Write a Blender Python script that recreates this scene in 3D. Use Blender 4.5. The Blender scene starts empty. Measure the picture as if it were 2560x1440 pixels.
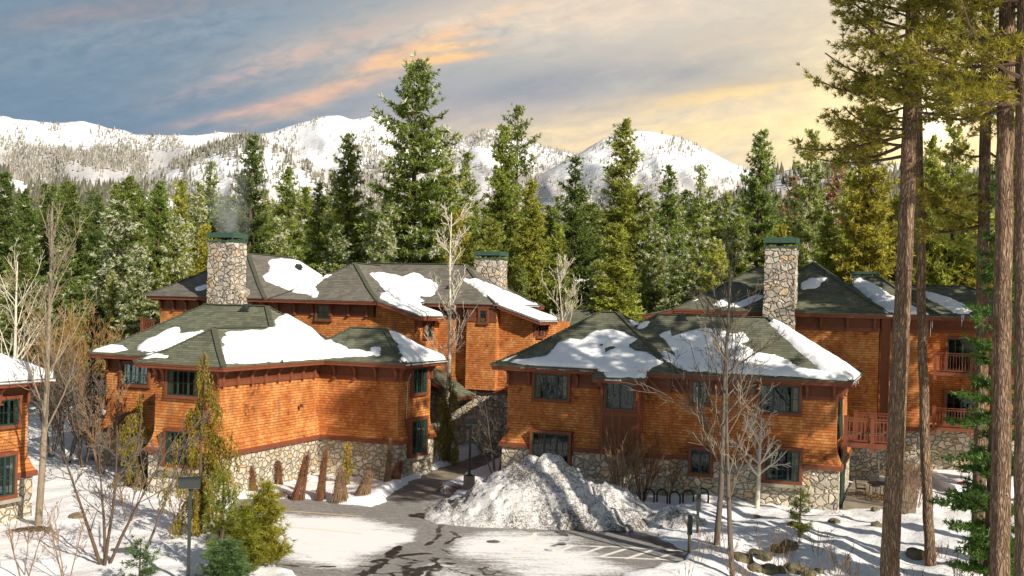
import bpy, math, random
import numpy as np
from mathutils import Vector, noise as mnoise
PI = math.pi
sc = bpy.context.scene
COL = sc.collection

# ---------------------------------------------------------------- camera
FPX, ROLL, EZ = 2626.0, 0.0271, 9.5
CR, SR = math.cos(ROLL), math.sin(ROLL)
cam_d = bpy.data.cameras.new('camera')
cam_d.sensor_width = 36.0
cam_d.lens = 36.0 * FPX / 2560.0
cam_d.shift_y = (772 - 720) / 2560.0
cam_d.clip_end = 20000
cam = bpy.data.objects.new('camera', cam_d)
COL.objects.link(cam)
cam.location = (0, 0, EZ)
cam.rotation_euler = (PI / 2, -ROLL, 0)
sc.camera = cam

# ---------------------------------------------------------------- exposure
sc.view_settings.view_transform = 'Standard'
sc.view_settings.look = 'None'
sc.view_settings.exposure = 0.5
sc.view_settings.gamma = 1.0
sc.view_settings.use_curve_mapping = False
sc.cycles.max_bounces = 6
sc.cycles.transparent_max_bounces = 24
sc.cycles.volume_bounces = 0

# ---------------------------------------------------------------- sun
SUN_AZ = math.radians(-50)           # direction TO the sun, angle from +X (to the right, behind the camera)
SUN_EL = math.radians(30)
S = Vector((math.cos(SUN_AZ) * math.cos(SUN_EL), math.sin(SUN_AZ) * math.cos(SUN_EL), math.sin(SUN_EL)))
sun_d = bpy.data.lights.new('sun', 'SUN')
sun_d.energy = 5.0
sun_d.angle = math.radians(0.5)
sun_d.color = (1.0, 0.90, 0.76)
sun = bpy.data.objects.new('sun', sun_d)
COL.objects.link(sun)
sun.rotation_euler = S.to_track_quat('Z', 'Y').to_euler()

def srgb(r, g, b):
    f = lambda c: (c / 255 / 12.92) if c <= 10 else ((c / 255 + 0.055) / 1.055) ** 2.4
    return (f(r), f(g), f(b), 1)

# ---------------------------------------------------------------- node helpers
class N:
    """scalar socket wrapper: lets node maths be written as plain expressions"""
    def __init__(self, nt, s): self.nt, self.s = nt, s
    def op(self, o, b=None, c=None):
        n = self.nt.nodes.new('ShaderNodeMath'); n.operation = o
        for i, x in enumerate((self, b, c)):
            if x is None: continue
            if isinstance(x, N): self.nt.links.new(x.s, n.inputs[i])
            else: n.inputs[i].default_value = x
        return N(self.nt, n.outputs[0])
    def __add__(s, o): return s.op('ADD', o)
    def __sub__(s, o): return s.op('SUBTRACT', o)
    def __mul__(s, o): return s.op('MULTIPLY', o)
    def __truediv__(s, o): return s.op('DIVIDE', o)
    def clamp(s):
        r = s.op('ADD', 0.0); r.s.node.use_clamp = True; return r
def smooth(nt, v, a, b, lo=0.0, hi=1.0):
    n = nt.nodes.new('ShaderNodeMapRange'); n.interpolation_type = 'SMOOTHSTEP'
    nt.links.new(v.s, n.inputs[0])
    n.inputs[1].default_value, n.inputs[2].default_value = a, b
    n.inputs[3].default_value, n.inputs[4].default_value = lo, hi
    return N(nt, n.outputs[0])
def mixc(nt, fac, a, b, mode='MIX'):
    n = nt.nodes.new('ShaderNodeMix'); n.data_type = 'RGBA'; n.blend_type = mode
    for i, x in ((0, fac), (6, a), (7, b)):
        x = x.s if isinstance(x, N) else x
        if hasattr(x, 'is_linked'): nt.links.new(x, n.inputs[i])
        else: n.inputs[i].default_value = x
    return n.outputs[2]
def noise_tex(nt, vec, scale, detail=4, rough=0.5, dist=0.0):
    n = nt.nodes.new('ShaderNodeTexNoise')
    n.inputs['Scale'].default_value = scale; n.inputs['Detail'].default_value = detail
    n.inputs['Roughness'].default_value = rough; n.inputs['Distortion'].default_value = dist
    if vec is not None: nt.links.new(vec, n.inputs['Vector'])
    return N(nt, n.outputs[0])
def combine(nt, x, y, z=0.0):
    n = nt.nodes.new('ShaderNodeCombineXYZ')
    for i, v in enumerate((x, y, z)):
        if isinstance(v, N): nt.links.new(v.s, n.inputs[i])
        else: n.inputs[i].default_value = v
    return n.outputs[0]

# ---------------------------------------------------------------- sky
def ray(px, py):
    u, v = px - 1280, py - 772
    return np.array([(u * CR + v * SR) / FPX, 1.0, -(-u * SR + v * CR) / FPX])
world = bpy.data.worlds.new('World'); sc.world = world; world.use_nodes = True
wt = world.node_tree; wt.nodes.clear()
def make_sky():
    nt = wt
    out = nt.nodes.new('ShaderNodeOutputWorld'); bg = nt.nodes.new('ShaderNodeBackground')
    nt.links.new(bg.outputs[0], out.inputs[0])
    sky = nt.nodes.new('ShaderNodeTexSky'); sky.sky_type = 'NISHITA'; sky.sun_disc = False
    sky.sun_elevation = SUN_EL; sky.sun_rotation = PI / 2 - SUN_AZ
    sky.air_density = 1.0; sky.dust_density = 1.5; sky.altitude = 1900
    tc = nt.nodes.new('ShaderNodeTexCoord'); sp = nt.nodes.new('ShaderNodeSeparateXYZ')
    nt.links.new(tc.outputs['Generated'], sp.inputs[0])
    x, y, z = (N(nt, sp.outputs[i]) for i in range(3))
    yy = y.op('MAXIMUM', 0.05)
    u, w = x / yy, z / yy
    th = math.radians(11); c, s = math.cos(th), math.sin(th)
    ru, rw = u * c + w * s, w * c - u * s
    n1 = noise_tex(nt, combine(nt, ru * 2.6, rw * 14.0), 1.6, 7, 0.55, 0.6)
    n2 = noise_tex(nt, combine(nt, ru * 9.0, rw * 34.0, 3.7), 1.6, 6, 0.6, 0.4)
    n4 = noise_tex(nt, combine(nt, ru * 22.0, rw * 60.0, 6.2), 1.6, 7, 0.62, 0.5)
    n3 = noise_tex(nt, combine(nt, u * 3.0, w * 5.0, 9.1), 1.5, 4, 0.5, 0.3)
    base = mixc(nt, smooth(nt, u + (n3 - 0.5) * 0.25, -0.38, 0.16), srgb(112, 140, 166), srgb(200, 198, 192))
    base = mixc(nt, smooth(nt, w, 0.06, 0.3), base, mixc(nt, smooth(nt, u, -0.3, 0.2), srgb(124, 146, 164), srgb(216, 208, 194)))
    base = mixc(nt, (n1 - 0.42).op('MULTIPLY', 1.6).clamp(), base, mixc(nt, smooth(nt, u, -0.45, 0.1), srgb(124, 144, 164), srgb(206, 196, 186)))
    def band(px, py, ang, a, b, col, k, noise_w, base, nz):
        r = ray(px, py); u0, w0 = r[0], r[2]
        ca, sa = math.cos(math.radians(ang)), math.sin(math.radians(ang))
        du, dw = u - u0, w - w0
        al = (du * ca + dw * sa) / (a / FPX)
        ac = (dw * ca - du * sa + (n1 - 0.5) * (noise_w * b / FPX)) / (b / FPX)
        d = al * al + ac * ac
        m = N(nt, None); e = nt.nodes.new('ShaderNodeMath'); e.operation = 'POWER'
        e.inputs[0].default_value = 2.71828; neg = d * -1.0
        nt.links.new(neg.s, e.inputs[1]); m = N(nt, e.outputs[0])
        f = (m * ((nz - 0.5) * 2.6 + (n4 - 0.5) * 1.5 + 0.8) * k).clamp()
        return mixc(nt, f, base, col)
    B = base
    B = band(1300, 40, 9, 520, 95, srgb(230, 212, 190), 1.0, 1.5, B, n1)
    B = band(1480, 205, 9, 520, 62, srgb(152, 160, 170), 1.2, 1.6, B, n1)
    B = band(1230, 290, 4, 380, 55, srgb(182, 174, 178), 0.9, 1.5, B, n1)
    B = band(1900, 90, 12, 420, 70, srgb(205, 192, 178), 0.8, 2.0, B, n2)
    B = band(960, 165, 25, 330, 26, srgb(250, 200, 156), 0.75, 3.0, B, n2)
    B = band(820, 110, 20, 330, 30, srgb(205, 180, 170), 0.7, 3.0, B, n4)
    B = band(560, 60, 10, 560, 50, srgb(142, 158, 172), 0.8, 2.0, B, n4)
    B = band(760, 245, 14, 270, 16, srgb(226, 186, 166), 0.8, 2.0, B, n2)
    B = band(1110, 120, 8, 95, 11, srgb(255, 210, 155), 1.4, 1.6, B, n2)
    B = band(1095, 150, 9, 115, 12, srgb(255, 206, 150), 1.4, 1.6, B, n2)
    B = band(330, 22, 8, 300, 36, srgb(158, 148, 152), 0.8, 2.0, B, n2)
    B = band(1750, 345, 3, 620, 62, srgb(255, 228, 178), 1.25, 1.6, B, n1)
    B = band(2300, 350, 3, 420, 150, srgb(255, 230, 176), 1.0, 1.0, B, n1)
    B = band(1830, 235, 9, 280, 24, srgb(255, 222, 165), 1.1, 2.2, B, n2)
    B = band(2050, 180, 10, 420, 26, srgb(160, 156, 160), 0.7, 2.2, B, n2)
    B = band(2330, 290, 0, 330, 260, (1.25, 0.98, 0.50, 1), 0.9, 0.2, B, N(nt, n3.s) * 0.0 + 0.6)
    B = band(2330, 285, 0, 62, 62, (2.6, 2.3, 1.5, 1), 1.3, 0.0, B, N(nt, n3.s) * 0.0 + 0.6)
    sk = nt.nodes.new('ShaderNodeVectorMath'); sk.operation = 'SCALE'
    nt.links.new(sky.outputs[0], sk.inputs[0]); sk.inputs['Scale'].default_value = 0.115
    warm = mixc(nt, 1.0, sk.outputs[0], (1.12, 1.0, 0.80, 1), 'MULTIPLY')
    B = mixc(nt, 1.0, B, mixc(nt, smooth(nt, n4 * 0.6 + n2 * 0.4, 0.3, 0.7), (0.93, 0.94, 0.95, 1), (1.07, 1.06, 1.05, 1)), 'MULTIPLY')
    front = smooth(nt, y, 0.25, 0.6) * smooth(nt, z, 0.75, 0.45)
    nt.links.new(mixc(nt, front, warm, B), bg.inputs[0])
    bg.inputs[1].default_value = 0.76
make_sky()

# ---------------------------------------------------------------- frames: pixels <-> places
A_ANG = 0.3749
D1 = np.array([math.sin(A_ANG), math.cos(A_ANG)]); D2 = np.array([math.cos(A_ANG), -math.sin(A_ANG)])
CAMP = np.array([0, 0, EZ])
def aty(px, py, Y): return CAMP + ray(px, py) * Y
def atz(px, py, z):
    r = ray(px, py); return CAMP + r * ((z - EZ) / r[2])
def proj(P):
    X = P[:, 0] / P[:, 1] * FPX; Zd = -(P[:, 2] - EZ) / P[:, 1] * FPX
    return np.stack([1280 + X * CR - Zd * SR, 772 + X * SR + Zd * CR], 1)

# ---------------------------------------------------------------- mesh helpers
def tag(o, label=None, cat=None, group=None, kind=None):
    if label: o['label'] = label
    if cat: o['category'] = cat
    if group: o['group'] = group
    if kind: o['kind'] = kind
    return o
def empty(name, loc, rz=0.0):
    o = bpy.data.objects.new(name, None); o.location = loc; o.rotation_euler = (0, 0, rz)
    o.empty_display_size = 0.3; COL.objects.link(o); return o
def np_mesh(name, V, F, mat, parent=None, attrs=None, smooth=False, uv=False):
    V = np.asarray(V, dtype=np.float32); F = np.asarray(F, dtype=np.int32)
    me = bpy.data.meshes.new(name)
    me.vertices.add(len(V)); me.vertices.foreach_set('co', V.ravel())
    k = F.shape[1]
    me.loops.add(F.size); me.loops.foreach_set('vertex_index', F.ravel())
    me.polygons.add(len(F))
    me.polygons.foreach_set('loop_start', np.arange(len(F), dtype=np.int32) * k)
    me.polygons.foreach_set('loop_total', np.full(len(F), k, dtype=np.int32))
    if smooth: me.polygons.foreach_set('use_smooth', np.ones(len(F), dtype=bool))
    for an, av in (attrs or {}).items():
        at = me.attributes.new(an, 'FLOAT', 'POINT'); at.data.foreach_set('value', np.asarray(av, dtype=np.float32))
    me.update(calc_edges=True); me.validate()
    if mat: me.materials.append(mat)
    o = bpy.data.objects.new(name, me); COL.objects.link(o)
    if parent: o.parent = parent
    return o
class MB:
    def __init__(self): self.v = []; self.f = []
    def quad(self, *pts):
        i = len(self.v); self.v += [tuple(p) for p in pts]; self.f.append(tuple(range(i, i + len(pts))))
    def box(self, x0, x1, y0, y1, z0, z1):
        i = len(self.v)
        self.v += [(x, y, z) for z in (z0, z1) for y in (y0, y1) for x in (x0, x1)]
        for q in ((0, 2, 3, 1), (4, 5, 7, 6), (0, 1, 5, 4), (2, 6, 7, 3), (0, 4, 6, 2), (1, 3, 7, 5)):
            self.f.append(tuple(i + k for k in q))
    def obox(self, c, ax, ay, az):
        i = len(self.v); c, ax, ay, az = map(Vector, (c, ax, ay, az))
        self.v += [tuple(c + ax * sx + ay * sy + az * sz) for sz in (-1, 1) for sy in (-1, 1) for sx in (-1, 1)]
        for q in ((0, 2, 3, 1), (4, 5, 7, 6), (0, 1, 5, 4), (2, 6, 7, 3), (0, 4, 6, 2), (1, 3, 7, 5)):
            self.f.append(tuple(i + k for k in q))
    def bar(self, p, q, w, h=None):
        p, q = Vector(p), Vector(q); d = (q - p); L = d.length; d.normalize()
        up = Vector((0, 0, 1)) if abs(d.z) < 0.95 else Vector((1, 0, 0))
        s = d.cross(up).normalized(); t = s.cross(d)
        self.obox((p + q) / 2, d * (L / 2), s * (w / 2), t * ((h or w) / 2))
    def prism(self, prof, fn, w0, w1):
        n = len(prof); i = len(self.v)
        for w in (w0, w1): self.v += [tuple(fn(a, b, w)) for a, b in prof]
        self.f.append(tuple(i + k for k in range(n))); self.f.append(tuple(i + n + k for k in reversed(range(n))))
        for k in range(n):
            m = (k + 1) % n; self.f.append((i + k, i + m, i + n + m, i + n + k))
    def tube(self, pts, rad, sides=5, cap=True):
        pts = [Vector(p) for p in pts]; n = len(pts); i = len(self.v)
        for k, p in enumerate(pts):
            d = (pts[min(k + 1, n - 1)] - pts[max(k - 1, 0)]).normalized()
            up = Vector((0, 0, 1)) if abs(d.z) < 0.9 else Vector((1, 0, 0))
            s = d.cross(up).normalized(); t = s.cross(d)
            for j in range(sides):
                a = 2 * PI * j / sides
                self.v.append(tuple(p + (s * math.cos(a) + t * math.sin(a)) * rad[k]))
        for k in range(n - 1):
            for j in range(sides):
                m = (j + 1) % sides
                self.f.append((i + k * sides + j, i + k * sides + m, i + (k + 1) * sides + m, i + (k + 1) * sides + j))
        if cap:
            self.f.append(tuple(i + j for j in reversed(range(sides))))
            self.f.append(tuple(i + (n - 1) * sides + j for j in range(sides)))
    def build(self, name, mat, parent=None, smooth=False, uv=True, fix=True):
        me = bpy.data.meshes.new(name); me.from_pydata(self.v, [], self.f)
        me.validate(); me.update()
        if fix:
            import bmesh
            bm = bmesh.new(); bm.from_mesh(me); bmesh.ops.recalc_face_normals(bm, faces=bm.faces); bm.to_mesh(me); bm.free()
        if uv:
            ul = me.uv_layers.new(name='UVMap')
            for p in me.polygons:
                n = p.normal
                if abs(n.z) > 0.99: t, b = Vector((1, 0, 0)), Vector((0, 1, 0))
                else:
                    t = Vector((-n.y, n.x, 0)).normalized(); b = n.cross(t)
                for li in p.loop_indices:
                    co = me.vertices[me.loops[li].vertex_index].co
                    ul.data[li].uv = (co.dot(t), co.dot(b))
        if smooth:
            for p in me.polygons: p.use_smooth = True
        me.materials.append(mat)
        o = bpy.data.objects.new(name, me); COL.objects.link(o)
        if parent: o.parent = parent
        return o
def psdf(P, poly):
    """signed distance of points to a polygon, positive inside"""
    poly = np.asarray(poly, float); d = np.full(len(P), 1e9); ins = np.zeros(len(P), bool)
    for i in range(len(poly)):
        a, b = poly[i], poly[(i + 1) % len(poly)]; e = b - a; w = P - a
        t = np.clip((w @ e) / max(e @ e, 1e-9), 0, 1); dd = w - t[:, None] * e
        d = np.minimum(d, (dd * dd).sum(1))
        cnd = ((a[1] > P[:, 1]) != (b[1] > P[:, 1]))
        xi = a[0] + (P[:, 1] - a[1]) * (b[0] - a[0]) / (b[1] - a[1] if b[1] != a[1] else 1e-9)
        ins ^= cnd & (P[:, 0] < xi)
    d = np.sqrt(d); return np.where(ins, d, -d)
def pline(P, pl):
    pl = np.asarray(pl, float); d = np.full(len(P), 1e9)
    for a, b in zip(pl[:-1], pl[1:]):
        e = b - a; w = P - a; t = np.clip((w @ e) / max(e @ e, 1e-9), 0, 1); dd = w - t[:, None] * e
        d = np.minimum(d, (dd * dd).sum(1))
    return np.sqrt(d)
def vnoise(P, scale, seed=0.0, octs=3):
    """numpy value noise (2-D), about -1..1"""
    P = np.asarray(P, float) * scale + seed * 17.31; out = np.zeros(len(P)); amp, tot = 1.0, 0.0
    def h(i, j):
        s = np.sin(i * 127.1 + j * 311.7 + seed * 74.7) * 43758.5453; return s - np.floor(s)
    for o in range(octs):
        f = np.floor(P); r = P - f; r = r * r * (3 - 2 * r); i, j = f[:, 0], f[:, 1]
        v = (h(i, j) * (1 - r[:, 0]) + h(i + 1, j) * r[:, 0]) * (1 - r[:, 1]) + (h(i, j + 1) * (1 - r[:, 0]) + h(i + 1, j + 1) * r[:, 0]) * r[:, 1]
        out += amp * (v * 2 - 1); tot += amp; amp *= 0.5; P = P * 2.03 + 11.7
    return out / tot * 1.4
def sstep(x, a, b):
    t = np.clip((x - a) / (b - a), 0, 1); return t * t * (3 - 2 * t)

# ---------------------------------------------------------------- materials
def mat(name, col=(0.5, 0.5, 0.5, 1), rough=0.7, spec=0.3, metal=0.0):
    m = bpy.data.materials.new(name); m.use_nodes = True
    nt = m.node_tree; b = nt.nodes['Principled BSDF']
    b.inputs['Base Color'].default_value = col; b.inputs['Roughness'].default_value = rough
    b.inputs['Specular IOR Level'].default_value = spec; b.inputs['Metallic'].default_value = metal
    return m, nt, b
def bump(nt, b, h, strength=0.5, dist=0.02):
    n = nt.nodes.new('ShaderNodeBump'); n.inputs['Strength'].default_value = strength; n.inputs['Distance'].default_value = dist
    nt.links.new(h.s if isinstance(h, N) else h, n.inputs['Height']); nt.links.new(n.outputs[0], b.inputs['Normal'])
def objco(nt): return nt.nodes.new('ShaderNodeTexCoord').outputs['Object']
def uvco(nt): return nt.nodes.new('ShaderNodeTexCoord').outputs['UV']
def sepxyz(nt, v):
    n = nt.nodes.new('ShaderNodeSeparateXYZ'); nt.links.new(v, n.inputs[0]); return [N(nt, n.outputs[i]) for i in range(3)]
def attr(nt, name):
    n = nt.nodes.new('ShaderNodeAttribute'); n.attribute_name = name; return N(nt, n.outputs['Fac'])
def white(nt, vec):
    n = nt.nodes.new('ShaderNodeTexWhiteNoise'); n.noise_dimensions = '3D'; nt.links.new(vec, n.inputs[0]); return N(nt, n.outputs[0])
def courses(nt, row, width):
    """shingle courses on UV: returns (random per shingle, position within the course 0..1 bottom to top, distance to the side gap)"""
    x, y, _ = sepxyz(nt, uvco(nt))
    v = y / row; rowi = v.op('FLOOR'); fv = v - rowi
    r1 = white(nt, combine(nt, rowi, 3.3))
    uu = x / width + r1 * 7.0 + (noise_tex(nt, combine(nt, x * 3.1, rowi * 1.7), 1.0, 1) - 0.5) * 0.6
    ui = uu.op('FLOOR'); fu = uu - ui
    rnd = white(nt, combine(nt, ui, rowi, 1.0))
    gap = (fu - 0.5).op('ABSOLUTE')
    return rnd, fv, gap, x, y
M = {}
def make_mats():
    # cedar shingle wall
    m, nt, b = mat('cedar_shingle', rough=0.75, spec=0.2); M['shingle'] = m
    rnd, fv, gap, x, y = courses(nt, 0.14, 0.17)
    big = noise_tex(nt, objco(nt), 0.9, 5, 0.6)
    grain = noise_tex(nt, combine(nt, x * 60.0, y * 5.0), 1.0, 2)
    ramp = nt.nodes.new('ShaderNodeValToRGB'); cr = ramp.color_ramp
    cr.elements[0].position = 0.0; cr.elements[0].color = (0.17, 0.058, 0.02, 1)
    cr.elements[1].position = 1.0; cr.elements[1].color = (0.58, 0.265, 0.090, 1)
    e = cr.elements.new(0.22); e.color = (0.36, 0.118, 0.033, 1)
    e = cr.elements.new(0.65); e.color = (0.47, 0.170, 0.046, 1)
    nt.links.new(((rnd * 0.6) + (big - 0.5) * 2.3 + 0.30 + (grain - 0.5) * 0.25).clamp().s, ramp.inputs[0])
    line = smooth(nt, fv, 0.0, 0.22, 0.15, 1.0) * smooth(nt, fv, 0.75, 1.0, 1.0, 0.6) * smooth(nt, gap, 0.44, 0.5, 1.0, 0.72)
    wth = noise_tex(nt, combine(nt, x * 1.6, y * 0.55, 4.4), 1.0, 6, 0.62)
    cw = mixc(nt, smooth(nt, wth + (rnd - 0.5) * 0.16, 0.55, 0.72, 0.0, 0.75), ramp.outputs[0], (0.20, 0.105, 0.05, 1))
    nt.links.new(mixc(nt, line, (0.05, 0.016, 0.006, 1), cw), b.inputs['Base Color'])
    bump(nt, b, (fv * -0.6 + smooth(nt, gap, 0.44, 0.5, 0.0, -0.3) + rnd * 0.25 + grain * 0.12), 0.8, 0.03)
    # roof shingles, two shades
    for key, c0, c1 in (('roof_green', (0.062, 0.068, 0.046, 1), (0.195, 0.20, 0.14, 1)), ('roof_grey', (0.085, 0.08, 0.067, 1), (0.215, 0.20, 0.168, 1))):
        m, nt, b = mat('asphalt_shingle_' + key[5:], rough=0.9, spec=0.15); M[key] = m
        rnd, fv, gap, x, y = courses(nt, 0.2, 0.4)
        n = noise_tex(nt, objco(nt), 30, 3, 0.7); big = noise_tex(nt, objco(nt), 0.5, 4)
        f = ((rnd - 0.5) * 0.45 + (n - 0.5) * 0.9 + (big - 0.5) * 0.7 + 0.5).clamp()
        line = smooth(nt, fv, 0.0, 0.3, 0.35, 1.0) * smooth(nt, gap, 0.44, 0.5, 1.0, 0.7)
        nt.links.new(mixc(nt, line, (0.012, 0.013, 0.01, 1), mixc(nt, f, c0, c1)), b.inputs['Base Color'])
        bump(nt, b, fv * -1.0 + rnd * 0.5 + n * 0.2, 0.7, 0.025)
    m, nt, b = mat('ridge_shingle', rough=0.9, spec=0.15); M['cap_shingle'] = m
    n = noise_tex(nt, objco(nt), 6, 4, 0.7)
    nt.links.new(mixc(nt, n, (0.045, 0.05, 0.036, 1), (0.13, 0.135, 0.10, 1)), b.inputs['Base Color'])
    # painted and stained wood
    for key, c in (('trim', (0.175, 0.055, 0.027, 1)), ('panel', (0.135, 0.046, 0.020, 1))):
        m, nt, b = mat(key + '_wood', rough=0.6, spec=0.3); M[key] = m
        x, y, _ = sepxyz(nt, uvco(nt))
        g = noise_tex(nt, objco(nt), 3.0, 5, 0.6); gr = noise_tex(nt, combine(nt, x * (40.0 if key == 'panel' else 6.0), y * (2.0 if key == 'panel' else 30.0)), 1.0, 3)
        f = ((g - 0.5) * 1.0 + (gr - 0.5) * 0.7 + 0.5).clamp()
        nt.links.new(mixc(nt, f, tuple(0.62 * k for k in c[:3]) + (1,), tuple(1.3 * k for k in c[:3]) + (1,)), b.inputs['Base Color'])
        if key == 'panel':
            pl = (x / 0.09); fr = (pl - pl.op('FLOOR') - 0.5).op('ABSOLUTE'); bump(nt, b, smooth(nt, fr, 0.4, 0.5, 0.0, -1.0), 0.6, 0.01)
    # stone
    for key, cols, sc_, bstr in (('stone_base', ((0.40, 0.35, 0.26, 1), (0.72, 0.65, 0.52, 1), (0.52, 0.46, 0.36, 1)), 2.7, 0.9), ('stone_chimney', ((0.33, 0.29, 0.24, 1), (0.58, 0.53, 0.45, 1), (0.44, 0.39, 0.33, 1)), 2.3, 1.0)):
        m, nt, b = mat(key, rough=0.85, spec=0.2); M[key] = m
        co = objco(nt)
        wob = nt.nodes.new('ShaderNodeTexNoise'); wob.inputs['Scale'].default_value = 2.2; nt.links.new(co, wob.inputs['Vector'])
        vm = nt.nodes.new('ShaderNodeVectorMath'); vm.operation = 'MULTIPLY_ADD'; nt.links.new(wob.outputs['Color'], vm.inputs[0]); vm.inputs[1].default_value = (0.38, 0.38, 0.38); nt.links.new(co, vm.inputs[2])
        mp = nt.nodes.new('ShaderNodeMapping'); mp.inputs['Scale'].default_value = (1, 1, 1.25); nt.links.new(vm.outputs[0], mp.inputs[0])
        v1 = nt.nodes.new('ShaderNodeTexVoronoi'); v1.inputs['Scale'].default_value = sc_; nt.links.new(mp.outputs[0], v1.inputs['Vector'])
        v2 = nt.nodes.new('ShaderNodeTexVoronoi'); v2.feature = 'DISTANCE_TO_EDGE'; v2.inputs['Scale'].default_value = sc_; nt.links.new(mp.outputs[0], v2.inputs['Vector'])
        cr_, cg_, cb_ = sepxyz(nt, v1.outputs['Color'])
        e = N(nt, v2.outputs['Distance']); nz = noise_tex(nt, co, 14, 5, 0.65)
        col = mixc(nt, cr_, cols[0], cols[1]); col = mixc(nt, smooth(nt, cg_, 0.5, 0.9), col, cols[2])
        col = mixc(nt, smooth(nt, cb_, 0.84, 0.95, 0.0, 0.7), col, (0.50, 0.33, 0.16, 1))
        col = mixc(nt, smooth(nt, cb_, 0.2, 0.05, 0.0, 0.6), col, (0.22, 0.21, 0.20, 1))
        col = mixc(nt, ((nz - 0.45) * 1.2).clamp(), col, (0.16, 0.15, 0.12, 1))
        mo = smooth(nt, e, 0.004, 0.034)
        nt.links.new(mixc(nt, mo, (0.20, 0.165, 0.115, 1), col), b.inputs['Base Color'])
        bump(nt, b, smooth(nt, e, 0.0, 0.14) * 1.0 + nz * 0.25, bstr, 0.12)
    # snow
    m, nt, b = mat('snow', (0.86, 0.87, 0.90, 1), 0.6, 0.25); M['snow'] = m
    n = noise_tex(nt, objco(nt), 3.0, 6, 0.6); n2 = noise_tex(nt, objco(nt), 40, 3, 0.6)
    nt.links.new(mixc(nt, n, (0.80, 0.81, 0.84, 1), (0.90, 0.90, 0.91, 1)), b.inputs['Base Color'])
    bump(nt, b, n * 1.0 + n2 * 0.15, 0.35, 0.12)
    # ground snow with litter and bare earth (attribute 'dirt')
    m, nt, b = mat('ground_snow', rough=0.65, spec=0.2); M['ground'] = m
    co = nt.nodes.new('ShaderNodeTexCoord').outputs['Object']
    n = noise_tex(nt, co, 1.1, 6, 0.62); n2 = noise_tex(nt, co, 9.0, 6, 0.7); n3 = noise_tex(nt, co, 34.0, 3, 0.7)
    d = attr(nt, 'dirt')
    sn = mixc(nt, n, (0.78, 0.79, 0.82, 1), (0.88, 0.87, 0.87, 1))
    sn = mixc(nt, smooth(nt, n3, 0.62, 0.72, 0.0, 0.6), sn, (0.30, 0.24, 0.17, 1))
    earth = mixc(nt, n2, (0.055, 0.036, 0.02, 1), (0.18, 0.125, 0.07, 1))
    f = smooth(nt, d + (n2 - 0.5) * 0.9 + (n - 0.5) * 0.3, 0.42, 0.58)
    nt.links.new(mixc(nt, f, sn, earth), b.inputs['Base Color'])
    bump(nt, b, n * 1.0 + n2 * 0.35 + n3 * 0.08, 0.6, 0.25)
    # ploughed dirty snow (attribute 'dirt')
    m, nt, b = mat('dirty_snow', rough=0.7, spec=0.25); M['dirty'] = m
    co = nt.nodes.new('ShaderNodeTexCoord').outputs['Object']
    n = noise_tex(nt, co, 1.2, 6, 0.65); n2 = noise_tex(nt, co, 7.0, 6, 0.75, 0.8); n3 = noise_tex(nt, co, 22.0, 4, 0.75, 0.3)
    d = attr(nt, 'dirt')
    g = mixc(nt, n, (0.80, 0.80, 0.82, 1), (0.66, 0.64, 0.62, 1))
    f = smooth(nt, (n3 - 0.5) * 2.4 + (n2 - 0.5) * 2.2 + d, 0.24, 0.52)
    g = mixc(nt, f, g, mixc(nt, n3, (0.035, 0.03, 0.025, 1), (0.22, 0.19, 0.15, 1)))
    nt.links.new(g, b.inputs['Base Color'])
    bump(nt, b, n2 * 1.0 + n3 * 0.5, 0.8, 0.16)
    # car park: asphalt, thin ice film ('ice'), wet seams ('wet'), paint ('paint','yellow')
    m, nt, b = mat('asphalt', rough=0.8, spec=0.3); M['asphalt'] = m
    co = nt.nodes.new('ShaderNodeTexCoord').outputs['Object']
    mp = nt.nodes.new('ShaderNodeMapping'); mp.inputs['Scale'].default_value = (0.5, 1.6, 1); mp.inputs['Rotation'].default_value = (0, 0, -0.15); nt.links.new(co, mp.inputs[0])
    n = noise_tex(nt, mp.outputs[0], 0.9, 7, 0.62, 0.4); n2 = noise_tex(nt, co, 7.0, 8, 0.85); n3 = noise_tex(nt, mp.outputs[0], 3.0, 6, 0.7, 0.3)
    ice, wet = attr(nt, 'ice'), attr(nt, 'wet')
    base = mixc(nt, ((n2 - 0.5) * 2.0 + (n3 - 0.5) * 1.0 + 0.5).clamp(), (0.085, 0.08, 0.075, 1), (0.36, 0.34, 0.32, 1))
    base = mixc(nt, smooth(nt, ice + (n - 0.5) * 0.8 + (n3 - 0.5) * 0.5 + (n2 - 0.5) * 1.1, 0.22, 0.74), base, (0.80, 0.79, 0.79, 1))
    base = mixc(nt, (attr(nt, 'paint') * smooth(nt, n2 + n3 * 0.4, 0.40, 0.62)), base, (0.78, 0.76, 0.70, 1))
    base = mixc(nt, (attr(nt, 'yellow') * smooth(nt, n2 + n3 * 0.4, 0.40, 0.62, 0.0, 0.7)), base, (0.72, 0.56, 0.24, 1))
    vc = nt.nodes.new('ShaderNodeTexVoronoi'); vc.feature = 'DISTANCE_TO_EDGE'; vc.inputs['Scale'].default_value = 0.55
    wv = nt.nodes.new('ShaderNodeTexNoise'); wv.inputs['Scale'].default_value = 1.2; wv.inputs['Detail'].default_value = 6; nt.links.new(co, wv.inputs['Vector'])
    vm = nt.nodes.new('ShaderNodeVectorMath'); vm.operation = 'MULTIPLY_ADD'; nt.links.new(wv.outputs['Color'], vm.inputs[0]); vm.inputs[1].default_value = (1.1, 1.1, 0.0); nt.links.new(co, vm.inputs[2]); nt.links.new(vm.outputs[0], vc.inputs['Vector'])
    wet = wet + smooth(nt, N(nt, vc.outputs['Distance']), 0.045, 0.012) * attr(nt, 'crack') * 1.0
    wf = smooth(nt, wet + (n3 - 0.5) * 0.9 + (n2 - 0.5) * 0.4, 0.36, 0.56)
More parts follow.
